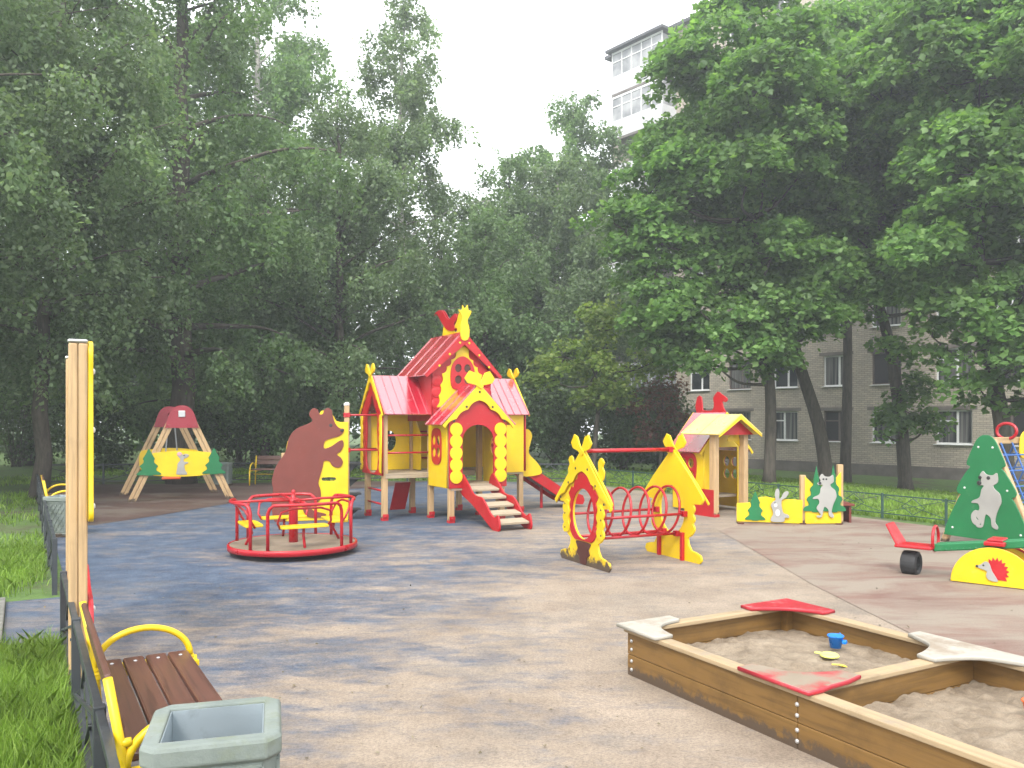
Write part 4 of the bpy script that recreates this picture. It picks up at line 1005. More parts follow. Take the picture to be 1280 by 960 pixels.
seat([(-.05, m_ + .40), (.06, m_ + .40)] + smooth([(.10, m_ + .32), (.16, m_ + .17), (.30, m_ + .09), (.42, m_ + .06)], 3, False) + [(.44, m_ - .06)] + smooth([(.42, m_ - .06), (.30, m_ - .09), (.16, m_ - .10), (.06, m_ - .12)], 2, False) + [(-.05, m_ - .12)], pnk2, 'red seat at the divider, strewn with sand')
seat([(xr_ - .01, m_ + .40), (xr_ - .13, m_ + .40)] + smooth([(xr_ - .16, m_ + .32), (xr_ - .24, m_ + .17), (xr_ - .40, m_ + .09), (xr_ - .52, m_ + .06)], 3, False) + smooth([(xr_ - .52, m_ - .06), (xr_ - .40, m_ - .09), (xr_ - .24, m_ - .17), (xr_ - .16, m_ - .32), (xr_ - .13, m_ - .40)], 3, False) + [(xr_ - .01, m_ - .40)], wht, 'worn white seat at the divider')
for y in (-.05, m_):
    bl = MB()
    for z in (.05, .11, .19, .25): bl.dome((-.0005, y, z), .013, (-1, 0, 0), .8, 10)
    bl.build('bolt_heads', M['zinc'], SB)
for xa_ in (.036, WX - .10):
    cp = MB(); cp.box(xa_, xa_ + .064, -.10, -.036, 0, HB); cp.build('corner_post', M['box_wood'], SB)

def sand_mat():
    t = NT('damp_play_sand')
    n = t.noise(5, 8, .7)
    c = t.ramp(n, [(.3, (.13, .095, .062)), (.52, (.23, .178, .124)), (.75, (.31, .25, .18))])
    g = t.noise(120, 3, .7)
    t.color(t.mix(1.0, c, t.ramp(g, [(.3, .78), (.7, 1.18)]), 'MULTIPLY')); t.rough(.95); t.bump(t.noise(22, 8, .7), .8, .02)
    return t.m
from mathutils import noise as mn
sm_b = MB(); sand_mb = MB()
for (ya, yb) in ((-.036, m_ + .001), (m_ - .036, -LY + .001)):
    nx_, ny_ = 90, 90; x0, x1 = .036, WX - .036; vs = []
    for j in range(ny_):
        for i in range(nx_):
            x = x0 + (x1 - x0) * i / (nx_ - 1); y = ya + (yb - ya) * j / (ny_ - 1)
            p = Vector((x * 2.2, y * 2.2, 3.1)); q = Vector((x * 9, y * 9, 1.7)); r_ = Vector((x * 24, y * 24, 5.0))
            e = min(x - x0, x1 - x, ya - y, y - yb)
            mound = .05 * math.exp(-(((x - .78) / .55) ** 2 + ((y - (ya + yb) / 2) / .5) ** 2))
            z = .155 + mound + mn.noise(p) * .035 + mn.noise(q) * .024 + mn.noise(r_) * .013 + .02 * (1 - min(1, e / .2)) * (mn.noise(p * 1.7) + .2)
            vs.append((x, y, z))
    sand_mb.add(vs, [(j * nx_ + i, j * nx_ + i + 1, (j + 1) * nx_ + i + 1, (j + 1) * nx_ + i) for j in range(ny_ - 1) for i in range(nx_ - 1)])
so = sand_mb.build('sand', sand_mat(), None, smooth=True); so.location = SB.location; so.rotation_euler = SB.rotation_euler
tag(so, 'trodden damp sand filling both halves of the wooden sandbox', 'sand', kind='stuff')
def sb_pt(x, y, z): return SB.location + U * x - V * y * 1.0 + Vector((0, 0, z))
def toy(name, label, cat, x, y, z, rz=0):
    return thing(name, label, cat, sb_pt(x, y, z), TH + rz)
bk = toy('toy_bucket', 'small blue toy bucket lying on the sand in the sandbox', 'toy bucket', 1.24, -.74, .205, .4)
b = MB(); b.lathe([(.036, 0), (.05, .075), (.056, .078), (.056, .086), (.048, .086), (.034, .01)], 20); b.build('body', M['toy_blue'], bk, smooth=True)
b = MB(); b.tube([(.054 * math.cos(a), -.01 - .03 * math.sin(a), .082 - .04 * math.sin(a) * .5 + .01) for a in np.linspace(0, math.pi, 13)], .004, 6); b.build('handle', M['toy_blue'], bk, smooth=True)
b = MB(); b.box(-.02, .02, -.075, -.045, .035, .06); b.build('spout', M['toy_blue'], bk, .006)
md = toy('sand_mould', 'flat lime toy sand mould lying near the blue bucket', 'sand mould', .99, -.90, .218, .3)
b = MB(); b.lathe([(.058, 0), (.062, .006), (.05, .018), (.045, .012), (.01, .012)], 24); b.build('tray', M['toy_lime'], md, smooth=True)
b = MB(); b.box(-.016, .016, .05, .10, .004, .014); b.build('handle', M['toy_lime'], md, .004)
sh = toy('toy_spade', 'little yellow toy spade half sunk in the sand beyond the divider', 'toy spade', .89, -1.08, .21, 1.1)
b = MB(); b.slab([(-.02, -.028, .0), (.02, -.028, .0), (.018, .02, .010), (-.018, .02, .010)], .006); b.build('blade', M['toy_yellow'], sh, .003)
b = MB(); b.tube([(0, .02, .013), (0, .065, .016)], .005, 8); b.build('handle', M['toy_yellow'], sh)
ob_ = toy('toy_bucket', 'bright orange toy bucket in the near half of the sandbox', 'toy bucket', 1.055, -2.18, .20, .2)
b = MB(); b.lathe([(.04, 0), (.055, .08), (.06, .083), (.06, .092), (.052, .092), (.038, .01)], 20); b.build('body', M['toy_orange'], ob_, smooth=True)
b = MB(); b.tube([(.06 * math.cos(a), 0, .085 + .05 * math.sin(a)) for a in np.linspace(0, math.pi, 13)], .004, 6); b.build('handle', M['toy_orange'], ob_, smooth=True)

# ------------------------------------------------------------------ wooden board stand on the left
FD_ = math.atan2(.862, -.507)
IS = thing('game_stand', 'tall pine posts carrying a yellow board seen edge-on beside the fence', 'game stand', (-2.89, 5.68, 0), math.atan2(.893, -.449) + .035)
def ppost(x, n):
    b = MB()
    for k in range(n): b.box(x - .05, x + .05, .008 - .0 + k * .0585, .0645 + k * .0585, 0, 2.31)
    p = b.build('post', M['pine'], IS, .012)
    c = MB(); c.box(x - .055, x + .055, .004, .07 + (n - 1) * .0585, 2.311, 2.335); c.build('post_cap', M['zinc'], p, .012)
ppost(0.0, 2); ppost(1.75, 2)
panel('yellow_board', smooth([(-.06, 1.10), (.9, 1.10), (1.86, 1.10), (1.9, 1.3), (1.84, 2.05), (1.86, 2.24), (1.7, 2.30), (1.4, 2.16), (1.15, 2.32), (.9, 2.38), (.65, 2.32), (.4, 2.18), (.1, 2.33), (-.06, 2.26), (-.04, 2.05), (-.1, 1.3)], 3), [], .03, M['yellow'], IS, (0, -.012, 0))
panel('red_board', smooth([(-.06, .27), (.9, .27), (1.86, .27), (1.88, .55), (1.4, .58), (.9, .66), (.4, .58), (-.08, .55)], 3), [], .03, M['red'], IS, (0, -.012, 0))
bl = MB()
for x in (0, 1.75):
    for z in (.34, .5, 1.2, 1.72, 2.12): bl.dome((x, -.027, z), .022, (0, -1, 0), .7, 12)
bl.build('bolt_caps', M['white_paint'], IS)

# ------------------------------------------------------------------ benches (local: x along the bench, y to the back)
def bench(label, loc, rz, L=1.55):
    t = thing('bench', label, 'bench', loc, rz, 'brown slatted benches with yellow tube ends')
    for i in range(4):
        y = -.20 + i * .118
        b = MB(); b.box(-L / 2, L / 2, y, y + .111, .415, .45); sl_ = b.build('seat_slat', M['bench_brown'], t, .012)
        bl = MB()
        for s in (-1, 1): bl.dome((s * (L / 2 - .10), y + .055, .4505), .011, (0, 0, 1), .5)
        bl.build('bolt_heads', M['zinc'], sl_)
    for z, y in ((.54, .305), (.665, .33)):
        b = MB(); b.slab([(-L / 2, y, z), (L / 2, y, z), (L / 2, y + .028, z + .115), (-L / 2, y + .028, z + .115)], .03); b.build('back_slat', M['bench_brown'], t, .012)
    for s in (-1, 1):
        x = s * (L / 2 - .06) + s * .10
        f = MB(); r_ = .0185
        f.tube([(x, -.24, 0), (x, -.24, .40)], r_, 10); f.tube([(x, .25, .0), (x, .28, .40), (x, .345, .78)], r_, 10)
        f.tube([(x, -.24, .395), (x, .285, .395)], r_, 10)
        fo = f.build('end_frame', M['yellow'], t, smooth=True)
        a = MB(); a.tube([(x, .03 - .25 * math.cos(q), .41 + .185 * math.sin(q)) for q in np.linspace(0, math.pi, 21)], r_, 10)
        a.tube([(x, .26, .515), (x, .30, .515)], r_, 10); a.build('arm_rest', M['yellow'], fo, smooth=True)
    b = MB()
    for s in (-1, 1): b.box(s * (L / 2 - .12) - .02, s * (L / 2 - .12) + .02, -.24, .30, .385, .413)
    b.tube([(-L / 2, .0, .30), (L / 2, .0, .30)], .012, 8); b.build('cross_bar', M['yellow'], t)
    return t
BA = math.atan2(.862, -.507) 
bench('brown slatted bench with yellow arched arms behind the near stone bin', (-1.69, 4.12, 0), BA, 1.5)
bench('bench half hidden behind the wooden posts, its yellow arm showing by the fence', tuple(FL(13.1) + U * .36), BA, 1.5)
bench('far bench standing side-on to the trees left of the bear board', (-6.15, 22.4, 0), R(0), 1.6)

# ------------------------------------------------------------------ litter bins
def bin_(label, loc, rz):
    t = thing('litter_bin', label, 'litter bin', loc, rz, 'square grey-green litter bins')
    def oct_(h, c): return [(-h + c, -h), (h - c, -h), (h, -h + c), (h, h - c), (h - c, h), (-h + c, h), (-h, h - c), (-h, -h + c)]
    b = MB()
    o0, o1 = oct_(.20, .045), oct_(.215, .045)
    prof = [(0, o0), (.06, oct_(.215, .05)), (.075, o0), (.535, o0), (.55, o1), (.60, o1), (.615, oct_(.207, .045))]
    vs, fs = [], []
    for z, o in prof: vs += [(x, y, z) for x, y in o]
    for i in range(len(prof) - 1):
        for j in range(8): fs.append((i * 8 + j, i * 8 + (j + 1) % 8, (i + 1) * 8 + (j + 1) % 8, (i + 1) * 8 + j))
    hi = .158; k = len(vs); inn = [(-hi, -hi), (hi, -hi), (hi, hi), (-hi, hi)]
    vs += [(x, y, .615) for x, y in inn] + [(x, y, .60) for x, y in inn]
    top = (len(prof) - 1) * 8
    fs += [(top + 0, top + 1, k + 1, k + 0), (top + 1, top + 2, k + 1), (top + 2, top + 3, k + 2, k + 1), (top + 3, top + 4, k + 2), (top + 4, top + 5, k + 3, k + 2), (top + 5, top + 6, k + 3), (top + 6, top + 7, k + 0, k + 3), (top + 7, top + 0, k + 0)]
    for j in range(4): fs.append((k + j, k + (j + 1) % 4, k + 4 + (j + 1) % 4, k + 4 + j))
    fs.append(tuple(range(7, -1, -1)))
    b.add(vs, fs); b.build('body', M['bin'], t, .006)
    lt_ = MB()
    for rot in range(4):
        ca, sa = math.cos(rot * math.pi / 2), math.sin(rot * math.pi / 2)
        Pm = lambda u, z, d: (ca * u + sa * d, sa * u - ca * d, z)
        w, za, zb2, dd = .145, .10, .515, .203
        n = 4
        for i in range(-n, n + 1):
            for sg in (1, -1):
                # diagonal ribs clipped to the recessed field
                z0_, z1_ = za, zb2; u0 = i * w / 2.0; u1 = u0 + sg * (zb2 - za) * .62
                t0, t1 = 0.0, 1.0
                for lo, hi2 in ((-w, w),):
                    if abs(u1 - u0) < 1e-6: continue
                    a = (lo - u0) / (u1 - u0); c = (hi2 - u0) / (u1 - u0)
                    if a > c: a, c = c, a
                    t0, t1 = max(t0, a), min(t1, c)
                if t1 - t0 < .05: continue
                q = lambda tt: Pm(u0 + (u1 - u0) * tt, z0_ + (z1_ - z0_) * tt, dd + (.0015 if sg > 0 else 0))
                lt_.beam(q(t0), q(t1), .009, .009, Pm(0, 0, 1))
        for a, c in (((-w - .008, za - .008), (w + .008, za - .008)), ((-w - .008, zb2 + .008), (w + .008, zb2 + .008)), ((-w - .008, za - .008), (-w - .008, zb2 + .008)), ((w + .008, za - .008), (w + .008, zb2 + .008))):
            lt_.beam(Pm(*a, dd), Pm(*c, dd), .014, .012, Pm(0, 0, 1))
    lt_.build('lattice_relief', M['bin'], t)
    h1 = .157; l = MB(); z0_, z1_ = .10, .606
    for s in (-1, 1):
        l.box(s * h1 - .003 * (s > 0) , s * h1 + .003 * (s < 0), -h1, h1, z0_, z1_); l.box(-h1 + .004, h1 - .004, s * h1 - .003 * (s > 0), s * h1 + .003 * (s < 0), z0_, z1_)
    l.box(-h1 + .004, h1 - .004, -h1 + .004, h1 - .004, z0_, z0_ + .004)
    l.build('metal_liner', M['steel'], t)
    return t
bin_('mossy grey-green bin with metal liner right beside the near bench', (-1.105, 3.1, 0), R(16)).scale = (1.1, 1.1, 1.1)
bin_('grey lattice bin partly behind the pine posts near the left fence', (-6.88, 12.75, 0), R(-4))
bin_('far grey bin between the swing frame and the far bench', (-7.75, 22.3, 0), R(3))
# ------------------------------------------------------------------ foliage
def leaf_mat(name, ca, cb, cc, trans=.45, clump=.35):
    """leaf colour varies from leaf to leaf and from bough to bough; thin leaves let light through"""
    t = NT(name)
    geo = t.n.new('ShaderNodeNewGeometry')
    isl = t.ramp(geo.outputs['Random Per Island'], [(.0, ca), (.5, cb), (1.0, cc)])
    n = t.ramp(t.noise(clump, 3, .6), [(.34, .62), (.5, 1.0), (.66, 1.35)])  # tone varies by bough; the bright end also paints highlights into the foliage
    c = t.mix(1.0, isl, n, 'MULTIPLY')
    t.color(c); t.rough(.5); t.b.inputs['Specular IOR Level'].default_value = .35
    tr = t.n.new('ShaderNodeBsdfTranslucent'); t.l.new(t.mix(1.0, c, (1.35, 1.5, .7), 'MULTIPLY'), tr.inputs['Color'])
    mx = t.n.new('ShaderNodeMixShader'); mx.inputs[0].default_value = trans
    t.l.new(t.b.outputs[0], mx.inputs[1]); t.l.new(tr.outputs[0], mx.inputs[2])
    out = [x for x in t.n if x.type == 'OUTPUT_MATERIAL'][0]; t.l.new(mx.outputs[0], out.inputs['Surface'])
    return t.m
L_BIRCH = leaf_mat('birch_leaf', (.080, .145, .05), (.12, .195, .078), (.185, .26, .13))
L_BIRCH2 = leaf_mat('grey_green_leaf', (.095, .15, .068), (.14, .205, .10), (.21, .27, .155))
L_MAPLE = leaf_mat('maple_leaf', (.070, .145, .034), (.115, .215, .056), (.19, .30, .095), .5, .45)
L_YOUNG = leaf_mat('young_maple_leaf', (.11, .175, .034), (.17, .245, .055), (.25, .30, .08), .5, .6)
L_RED = leaf_mat('red_leaf', (.11, .035, .03), (.17, .06, .045), (.11, .10, .045), .3, .9)
L_DARK = leaf_mat('dark_shrub_leaf', (.04, .07, .024), (.06, .10, .036), (.09, .135, .05), .35, .6)

def bark(name, c, c2, white=False):
    t = NT(name)
    n = t.noise(3, 7, .7, t.map((5, 5, 1.0)))
    col = t.ramp(n, [(.35, c), (.6, c2)])
    if white:
        marks = t.ramp(t.noise(2.0, 5, .7, t.map((2.0, 2.0, 7))), [(.55, 0.0), (.62, .9)])
        col = t.mix(marks, col, (.035, .03, .028))
    t.color(col); t.rough(.9); t.bump(n, .6, .03)
    return t.m
B_DARK = bark('dark_bark', (.035, .028, .022), (.085, .07, .055))
B_BIRCH = bark('birch_bark', (.30, .28, .25), (.46, .44, .40), True)

def leaf_obj(name, P, D, Nn, ln, wd, mat, parent, shape='kite'):
    """one mesh of separate leaves: P base points, D leaf directions, Nn leaf normals (arrays), ln/wd sizes"""
    n = len(P); D = D / np.linalg.norm(D, axis=1, keepdims=True)
    S = np.cross(Nn, D); S /= np.linalg.norm(S, axis=1, keepdims=True) + 1e-9; Z = np.cross(D, S)
    ln = ln[:, None]; wd = wd[:, None]
    if shape == 'kite':
        q = [P, P + D * ln * .45 + S * wd * .5 + Z * wd * .12, P + D * ln, P + D * ln * .45 - S * wd * .5 + Z * wd * .12]
    else:                                   # lobed leaf
        q = [P, P + D * ln * .18 + S * wd * .42, P + D * ln * .55 + S * wd * .55 + Z * wd * .1, P + D * ln * .62 + S * wd * .26, P + D * ln,
             P + D * ln * .62 - S * wd * .26, P + D * ln * .55 - S * wd * .55 + Z * wd * .1, P + D * ln * .18 - S * wd * .42]
    k = len(q); co = np.stack(q, 1).reshape(-1, 3).astype(np.float32)
    me = bpy.data.meshes.new(name); me.vertices.add(n * k); me.vertices.foreach_set('co', co.ravel())
    me.loops.add(n * k); me.loops.foreach_set('vertex_index', np.arange(n * k, dtype=np.int32))
    me.polygons.add(n); me.polygons.foreach_set('loop_start', np.arange(0, n * k, k, dtype=np.int32))
    me.update(calc_edges=True); me.materials.append(mat)
    o = bpy.data.objects.new(name, me); COL.objects.link(o)
    if parent: o.parent = parent
    return o

def unit(v): return v / (np.linalg.norm(v, axis=-1, keepdims=True) + 1e-9)

def limb(rg, p, d, L, n, droop, wob):
    pts = [np.array(p, float)]; d = unit(np.array(d, float))
    for i in range(n):
        d = unit(d + np.array([rg.normal(0, wob), rg.normal(0, wob), rg.normal(0, wob * .6) - droop * (i / n)])); pts.append(pts[-1] + d * L / n)
    return np.array(pts)

def birch(name, label, loc, H, Rr, base, seed, leafm, barkm, trunk_r=.2, nb=46, lean=(0, 0), leaf=.075, dens=1.0, strand=1.35, group='birches and other tall trees round the playground', cat='tree', gap=0.0):
    """tall tree with rising limbs and hanging sprays of small leaves"""
    rg = np.random.default_rng(seed)
    t = thing(name, label, cat, (loc[0], loc[1], float(ground_z(loc[0], loc[1])) - .05), rg.uniform(0, 6.28), group)
    n = 14; tr = [np.array([0, 0, 0.])]; 
    for i in range(1, n + 1):
        q = i / n; tr.append(np.array([lean[0] * q + rg.normal(0, .07), lean[1] * q + rg.normal(0, .07), H * q]))
    tr = np.array(tr); rad = [trunk_r * (1.25 if i == 0 else 1) * (1 - i / n) ** .8 + .012 for i in range(n + 1)]
    b = MB(); b.tube([tuple(p) for p in tr], rad, 9)
    P, D, Nn = [], [], []
    for k in range(nb):
        q = base + (.97 - base) * (k + rg.uniform(0, 1)) / nb
        f = q * n; i = min(int(f), n - 1); p0 = tr[i] + (tr[i + 1] - tr[i]) * (f - i)
        s = (q - base) / (1 - base)
        prof_ = (math.sin(min(1, s * 1.9 + .35) * math.pi / 2) if s < .35 else 1.0) * (1 - max(0, s - .3) / .72) ** .75
        L = Rr * max(.12, prof_) * rg.uniform(.62, 1.15); az = k * 2.39996 + rg.normal(0, .35); el = rg.uniform(.1, .6) + s * .5
        l = limb(rg, p0, (math.cos(az) * math.cos(el), math.sin(az) * math.cos(el), math.sin(el)), L, 7, .16, .10)
        r0 = max(.012, rad[i] * .38 * min(1, L / 3)); b.tube([tuple(x) for x in l], [r0 * (1 - j / 8) + .004 for j in range(8)], 5)
        for m in range(int(3 + L * 3.2)):
            u = rg.uniform(.18, 1.0) ** .8; f2 = u * 7; j = min(int(f2), 6); p1 = l[j] + (l[j + 1] - l[j]) * (f2 - j)
            tl = limb(rg, p1, rg.normal(0, 1, 3) * np.array([1, 1, .4]) + unit(l[j + 1] - l[j]) * .7, rg.uniform(.35, .9), 3, .3, .15)
            if m % 3 == 0: b.tube([tuple(x) for x in tl], [.008, .007, .005, .003], 3)
            for h in range(5):
                if rg.uniform() < gap: continue
                p2 = tl[rg.integers(1, 4)]; sl_ = strand * rg.uniform(.25, 1.0) * (1.0 if s < .7 else .55)
                nl = max(3, int(sl_ * 30 * dens)); w = rg.uniform(0, 1, nl) ** .85
                dr = np.array([rg.normal(0, .28), rg.normal(0, .28), -1.0])
                P.append(p2 + dr * (w * sl_)[:, None] + rg.normal(0, .09, (nl, 3)))
    b.build('trunk', barkm, t, smooth=True)
    P = np.concatenate(P); m = len(P)
    D = unit(rg.normal(0, 1, (m, 3)) * np.array([1, 1, .6]) + np.array([0, 0, -.75])); Nn = unit(rg.normal(0, 1, (m, 3)) + np.array([0, 0, .9]))
    s_ = leaf * 1.02 * rg.uniform(.6, 1.4, m)
    leaf_obj('crown', P, D, Nn, s_ * 1.4, s_ * .92, leafm, t)
    return t

def maple(name, label, loc, trunk, pads, seed, leafm, barkm, trunk_r=.2, leaf=.16, per=1.0, group='maples before the brick block', cat='tree', limbs=True):
    """broad tree: trunk points (local), crown made of many leaf tiers around the given boughs (x, y, z, spread, height)"""
    rg = np.random.default_rng(seed); g = float(ground_z(loc[0], loc[1]))
    t = thing(name, label, cat, (loc[0], loc[1], g - .05), 0, group)
    tr = np.array(smooth(trunk, 4, False)); n = len(tr); rad = [trunk_r * (1.3 if i == 0 else 1) * (1 - i / n) ** .6 + .015 for i in range(n)]
    b = MB(); b.tube([tuple(p) for p in tr], rad, 10)
    P, D, Nn = [], [], []
    for (x, y, z, sp_, hh) in pads:
        c = np.array([x, y, z]); lower = tr[tr[:, 2] < z - .2]; lower = lower if len(lower) else tr[:2]
        j = np.argmin(np.linalg.norm(lower - c, axis=1) + np.abs(lower[:, 2] - (z - sp_ * .7)) * .4); a = lower[j]
        if limbs:
            mid = (a + c) / 2 + np.array([rg.normal(0, .15), rg.normal(0, .15), -.12 * np.linalg.norm(c - a)])
            pts = smooth([tuple(a), tuple(mid), tuple(c)], 5, False); r0 = min(rad[j] * .55, .03 + .03 * sp_)
            b.tube([tuple(p) for p in pts], [r0 * (1 - i / len(pts)) + .006 for i in range(len(pts))], 6)
        ntier = max(6, int(15 * sp_ * max(.6, hh)))
        for k in range(ntier):
            v = rg.normal(0, 1, 3); v /= np.linalg.norm(v); rr = rg.uniform(.35, 1.0) ** .6
            pc = c + v * rr * np.array([sp_, sp_, hh]); pr = rg.uniform(.38, .75) * min(1, .4 + sp_ * .35)
            if limbs and k % 2 == 0: b.tube([tuple(c), tuple((c + pc) / 2 + rg.normal(0, .08, 3)), tuple(pc)], [.02, .012, .005], 4)
            nl = int(rg.uniform(100, 170) * per * (pr / .55) ** 2)
            ang = rg.uniform(0, 6.283, nl); ra = np.sqrt(rg.uniform(0, 1, nl)); out = np.stack([np.cos(ang), np.sin(ang), np.zeros(nl)], 1)
            tilt = np.array([v[0], v[1], 0]) * .35
            pos = pc + out * (ra * pr)[:, None]; pos[:, 2] += .16 * pr * (1 - ra ** 2) * 2 - (out @ tilt) * ra * pr + rg.normal(0, .11, nl)
            P.append(pos); D.append(out * (.35 + .65 * ra)[:, None] + rg.normal(0, .6, (nl, 3)) + np.array([0, 0, -.42])); Nn.append(np.array([0, 0, 1.0]) + tilt * .8 + out * .3 + rg.normal(0, .5, (nl, 3)))
    b.build('trunk', barkm, t, smooth=True)
    P, D, Nn = np.concatenate(P), unit(np.concatenate(D)), unit(np.concatenate(Nn)); s_ = leaf * 1.05 * rg.uniform(.5, 1.3, len(P))
    leaf_obj('crown', P, D, Nn, s_, s_ * 1.0, leafm, t, 'lobe' if leaf >= .13 else 'kite')
    return t

def shrub(label, loc, rx, ry, h, seed, mat, leaf=.09, n=5000, z0=.1, name='shrub', group='shrubs under the trees'):
    rg = np.random.default_rng(seed)
    t = thing(name, label, 'shrub', (loc[0], loc[1], float(ground_z(loc[0], loc[1]))), rg.uniform(0, 6), group)
    b = MB(); P = []
    nc = 34
    for k in range(nc):
        a = rg.uniform(0, 6.28); r_ = math.sqrt(rg.uniform(0, 1)); z = z0 + (h - z0) * rg.uniform(.05, 1) ** .8
        kk = math.sqrt(max(.08, 1 - ((z - h * .45) / (h * .62)) ** 2)); tip = np.array([rx * r_ * kk * math.cos(a), ry * r_ * kk * math.sin(a), z])
        if k % 2 == 0: b.tube([(rg.normal(0, .1), rg.normal(0, .1), 0), tuple(tip * np.array([.45, .45, .6])), tuple(tip)], [.025, .016, .005], 4)
        m = n // nc; e = rg.normal(0, 1, (m, 3)); e *= np.array([rx, ry, h * .6]) * .17
        P.append(tip + e)
    P = np.concatenate(P); m = len(P); P[:, 2] = np.abs(P[:, 2]) + .03
    b.build('stems', B_DARK, t)
    s_ = leaf * rg.uniform(.65, 1.3, m)
    leaf_obj('leaves', P, unit(rg.normal(0, 1, (m, 3)) + np.array([0, 0, -.3])), unit(rg.normal(0, 1, (m, 3)) + np.array([0, 0, 1.0])), s_ * 1.2, s_, mat, t)
    return t

# the tall trees on the left and behind
birch('tree', 'thick dark trunk tree right behind the swing frame, branches spreading over it', (-9.1, 22.9), 19, 5.2, .16, 1, L_BIRCH, B_DARK, .34, 52, leaf=.085)
birch('tree', 'weeping tree over the grass at the left edge, nearest the camera', (-12.2, 15.2), 16, 4.6, .16, 2, L_BIRCH2, B_DARK, .22, 50, leaf=.08, strand=1.5)
birch('tree', 'tall tree with hanging sprays behind the far left fence corner', (-15.6, 23.5), 20, 5.6, .13, 3, L_BIRCH, B_DARK, .26, 54, leaf=.09, strand=1.4)
birch('tree', 'drooping tree leaning over the fence behind the pine posts', (-10.6, 18.6), 14, 3.6, .22, 4, L_BIRCH2, B_DARK, .17, 44, leaf=.078, strand=1.5, lean=(.6, .3))
birch('tree', 'round-topped birch rising behind the bear board', (-5.6, 27.0), 12.2, 4.4, .17, 5, L_BIRCH2, B_DARK, .2, 52, leaf=.085, strand=1.2)
birch('birch_tree', 'tallest birch in the middle with pale trunk and pointed crown', (-4.3, 32.5), 18.6, 4.0, .26, 6, L_BIRCH2, B_BIRCH, .2, 50, leaf=.10, dens=.95, gap=.12)
birch('tree', 'second tall tree left of the pointed birch, sky showing through it', (-10.4, 34.0), 23, 5.2, .2, 7, L_BIRCH, B_BIRCH, .24, 54, leaf=.105, gap=.1)
birch('tree', 'dense tree beside the playhouse roof, behind its left tower', (-1.0, 31.0), 9.6, 3.6, .16, 8, L_BIRCH, B_DARK, .17, 46, leaf=.09)
birch('tree', 'middle tree behind the playhouse, the lower of two pale crowns', (1.9, 35.5), 13.2, 4.2, .2, 9, L_BIRCH2, B_BIRCH, .2, 48, leaf=.105)
birch('tree', 'pale crown just left of the block balconies, behind the young maple', (3.0, 39.0), 17.6, 4.8, .2, 10, L_BIRCH, B_DARK, .2, 48, leaf=.115)
birch('tree', 'far dark tree seen between the pine posts and the swing', (-18.5, 32.0), 19, 5.0, .14, 11, L_BIRCH, B_DARK, .28, 44, leaf=.115)
birch('tree', 'far dark tree in the gap behind the weeping crowns', (-13.2, 33.5), 17, 4.8, .12, 12, L_BIRCH, B_DARK, .26, 46, leaf=.115)
birch('tree', 'low branching tree behind the far bench', (-8.4, 28.5), 9.5, 4.0, .14, 13, L_BIRCH, B_DARK, .18, 44, leaf=.09)
birch('tree', 'outermost tree at the left edge above the tall grass', (-17.8, 19.0), 17, 5.0, .12, 14, L_BIRCH2, B_DARK, .26, 46, leaf=.09, strand=1.5)

birch('tree', 'crown closing the gap between the pointed birch and the block', (-.2, 36.5), 13.4, 4.2, .16, 15, L_BIRCH, B_DARK, .19, 48, leaf=.10)
# maples on the right
def cloud(seed, n, x, y, z, sp_=(.9, 1.5), flat=.62):
    rg = np.random.default_rng(seed); out = []
    for k in range(n):
        v = rg.normal(0, 1, 3); v /= np.linalg.norm(v); r_ = rg.uniform(.45, 1.0)
        s_ = rg.uniform(*sp_); out.append((x[0] + x[1] * v[0] * r_, y[0] + y[1] * v[1] * r_, z[0] + z[1] * v[2] * r_, s_, s_ * flat))
    return out
maple('maple_tree', 'maple behind the toy hut with slim straight trunk', (7.6, 24.6), [(0, 0, 0), (.05, 0, 2.4), (-.15, 0, 5), (-.5, .2, 9), (-.7, .3, 13.2)],
      cloud(1, 30, (-.7, 2.4), (0, 2.6), (10.0, 4.3)) + [(-2.7, 0, 8.3, 1.3, .8), (-3.2, .4, 7.1, 1.3, .8), (-2.2, -.6, 9.4, 1.2, .8), (-3.4, -.2, 6.2, 1.0, .6), (-1.9, .3, 7.2, 1.2, .7), (-3.5, .3, 8.7, 1.4, 1.0), (-2.7, .4, 10.2, 1.3, .9), (-4.2, .2, 7.6, 1.3, .8), (-.2, -.9, 6.6, 1.3, .8), (1.2, -.7, 6.4, 1.2, .7), (-2.4, -.9, 5.2, 1.1, .6), (-.2, -1.0, 5.3, 1.1, .6), (-3.4, .4, 4.6, 1.0, .6), (.9, -.8, 5.5, 1.0, .6), (-2.6, -.8, 4.9, 1.1, .7), (-1.3, -1.2, 4.6, 1.1, .7), (.2, -1.2, 4.9, 1.1, .7), (-.4, -1.3, 3.9, .9, .6), (-2.0, -1.0, 3.7, .8, .5), (1.2, -1.0, 4.9, 1.0, .6), (-3.3, -.3, 4.1, .8, .5)] + [(-1.9, -.4, 4.4, 1.1, .6), (-.5, -.8, 3.7, 1.0, .55), (-3.0, .2, 5.6, 1.2, .7), (.8, -.6, 4.5, .9, .5), (-1.0, .4, 5.9, 1.3, .7), (-2.6, -.3, 4.0, .8, .45)], 21, L_MAPLE, B_DARK, .17)
maple('maple_tree', 'maple with a leaning curved trunk between the hut and the animal screen', (10.1, 26.6), [(0, 0, 0), (-.3, 0, 2.0), (-1.0, .1, 4.4), (-1.35, .2, 7), (-1.2, .2, 10), (-1.0, .2, 14.5)],
      cloud(2, 32, (-.9, 3.2), (0, 2.6), (10.4, 4.9)) + [(-.9, -.9, 6.9, 1.3, .8), (.8, -.6, 6.4, 1.3, .7), (1.7, -.8, 7.2, 1.3, .8), (-2.2, -.6, 6.2, 1.1, .7)], 22, L_MAPLE, B_DARK, .21)
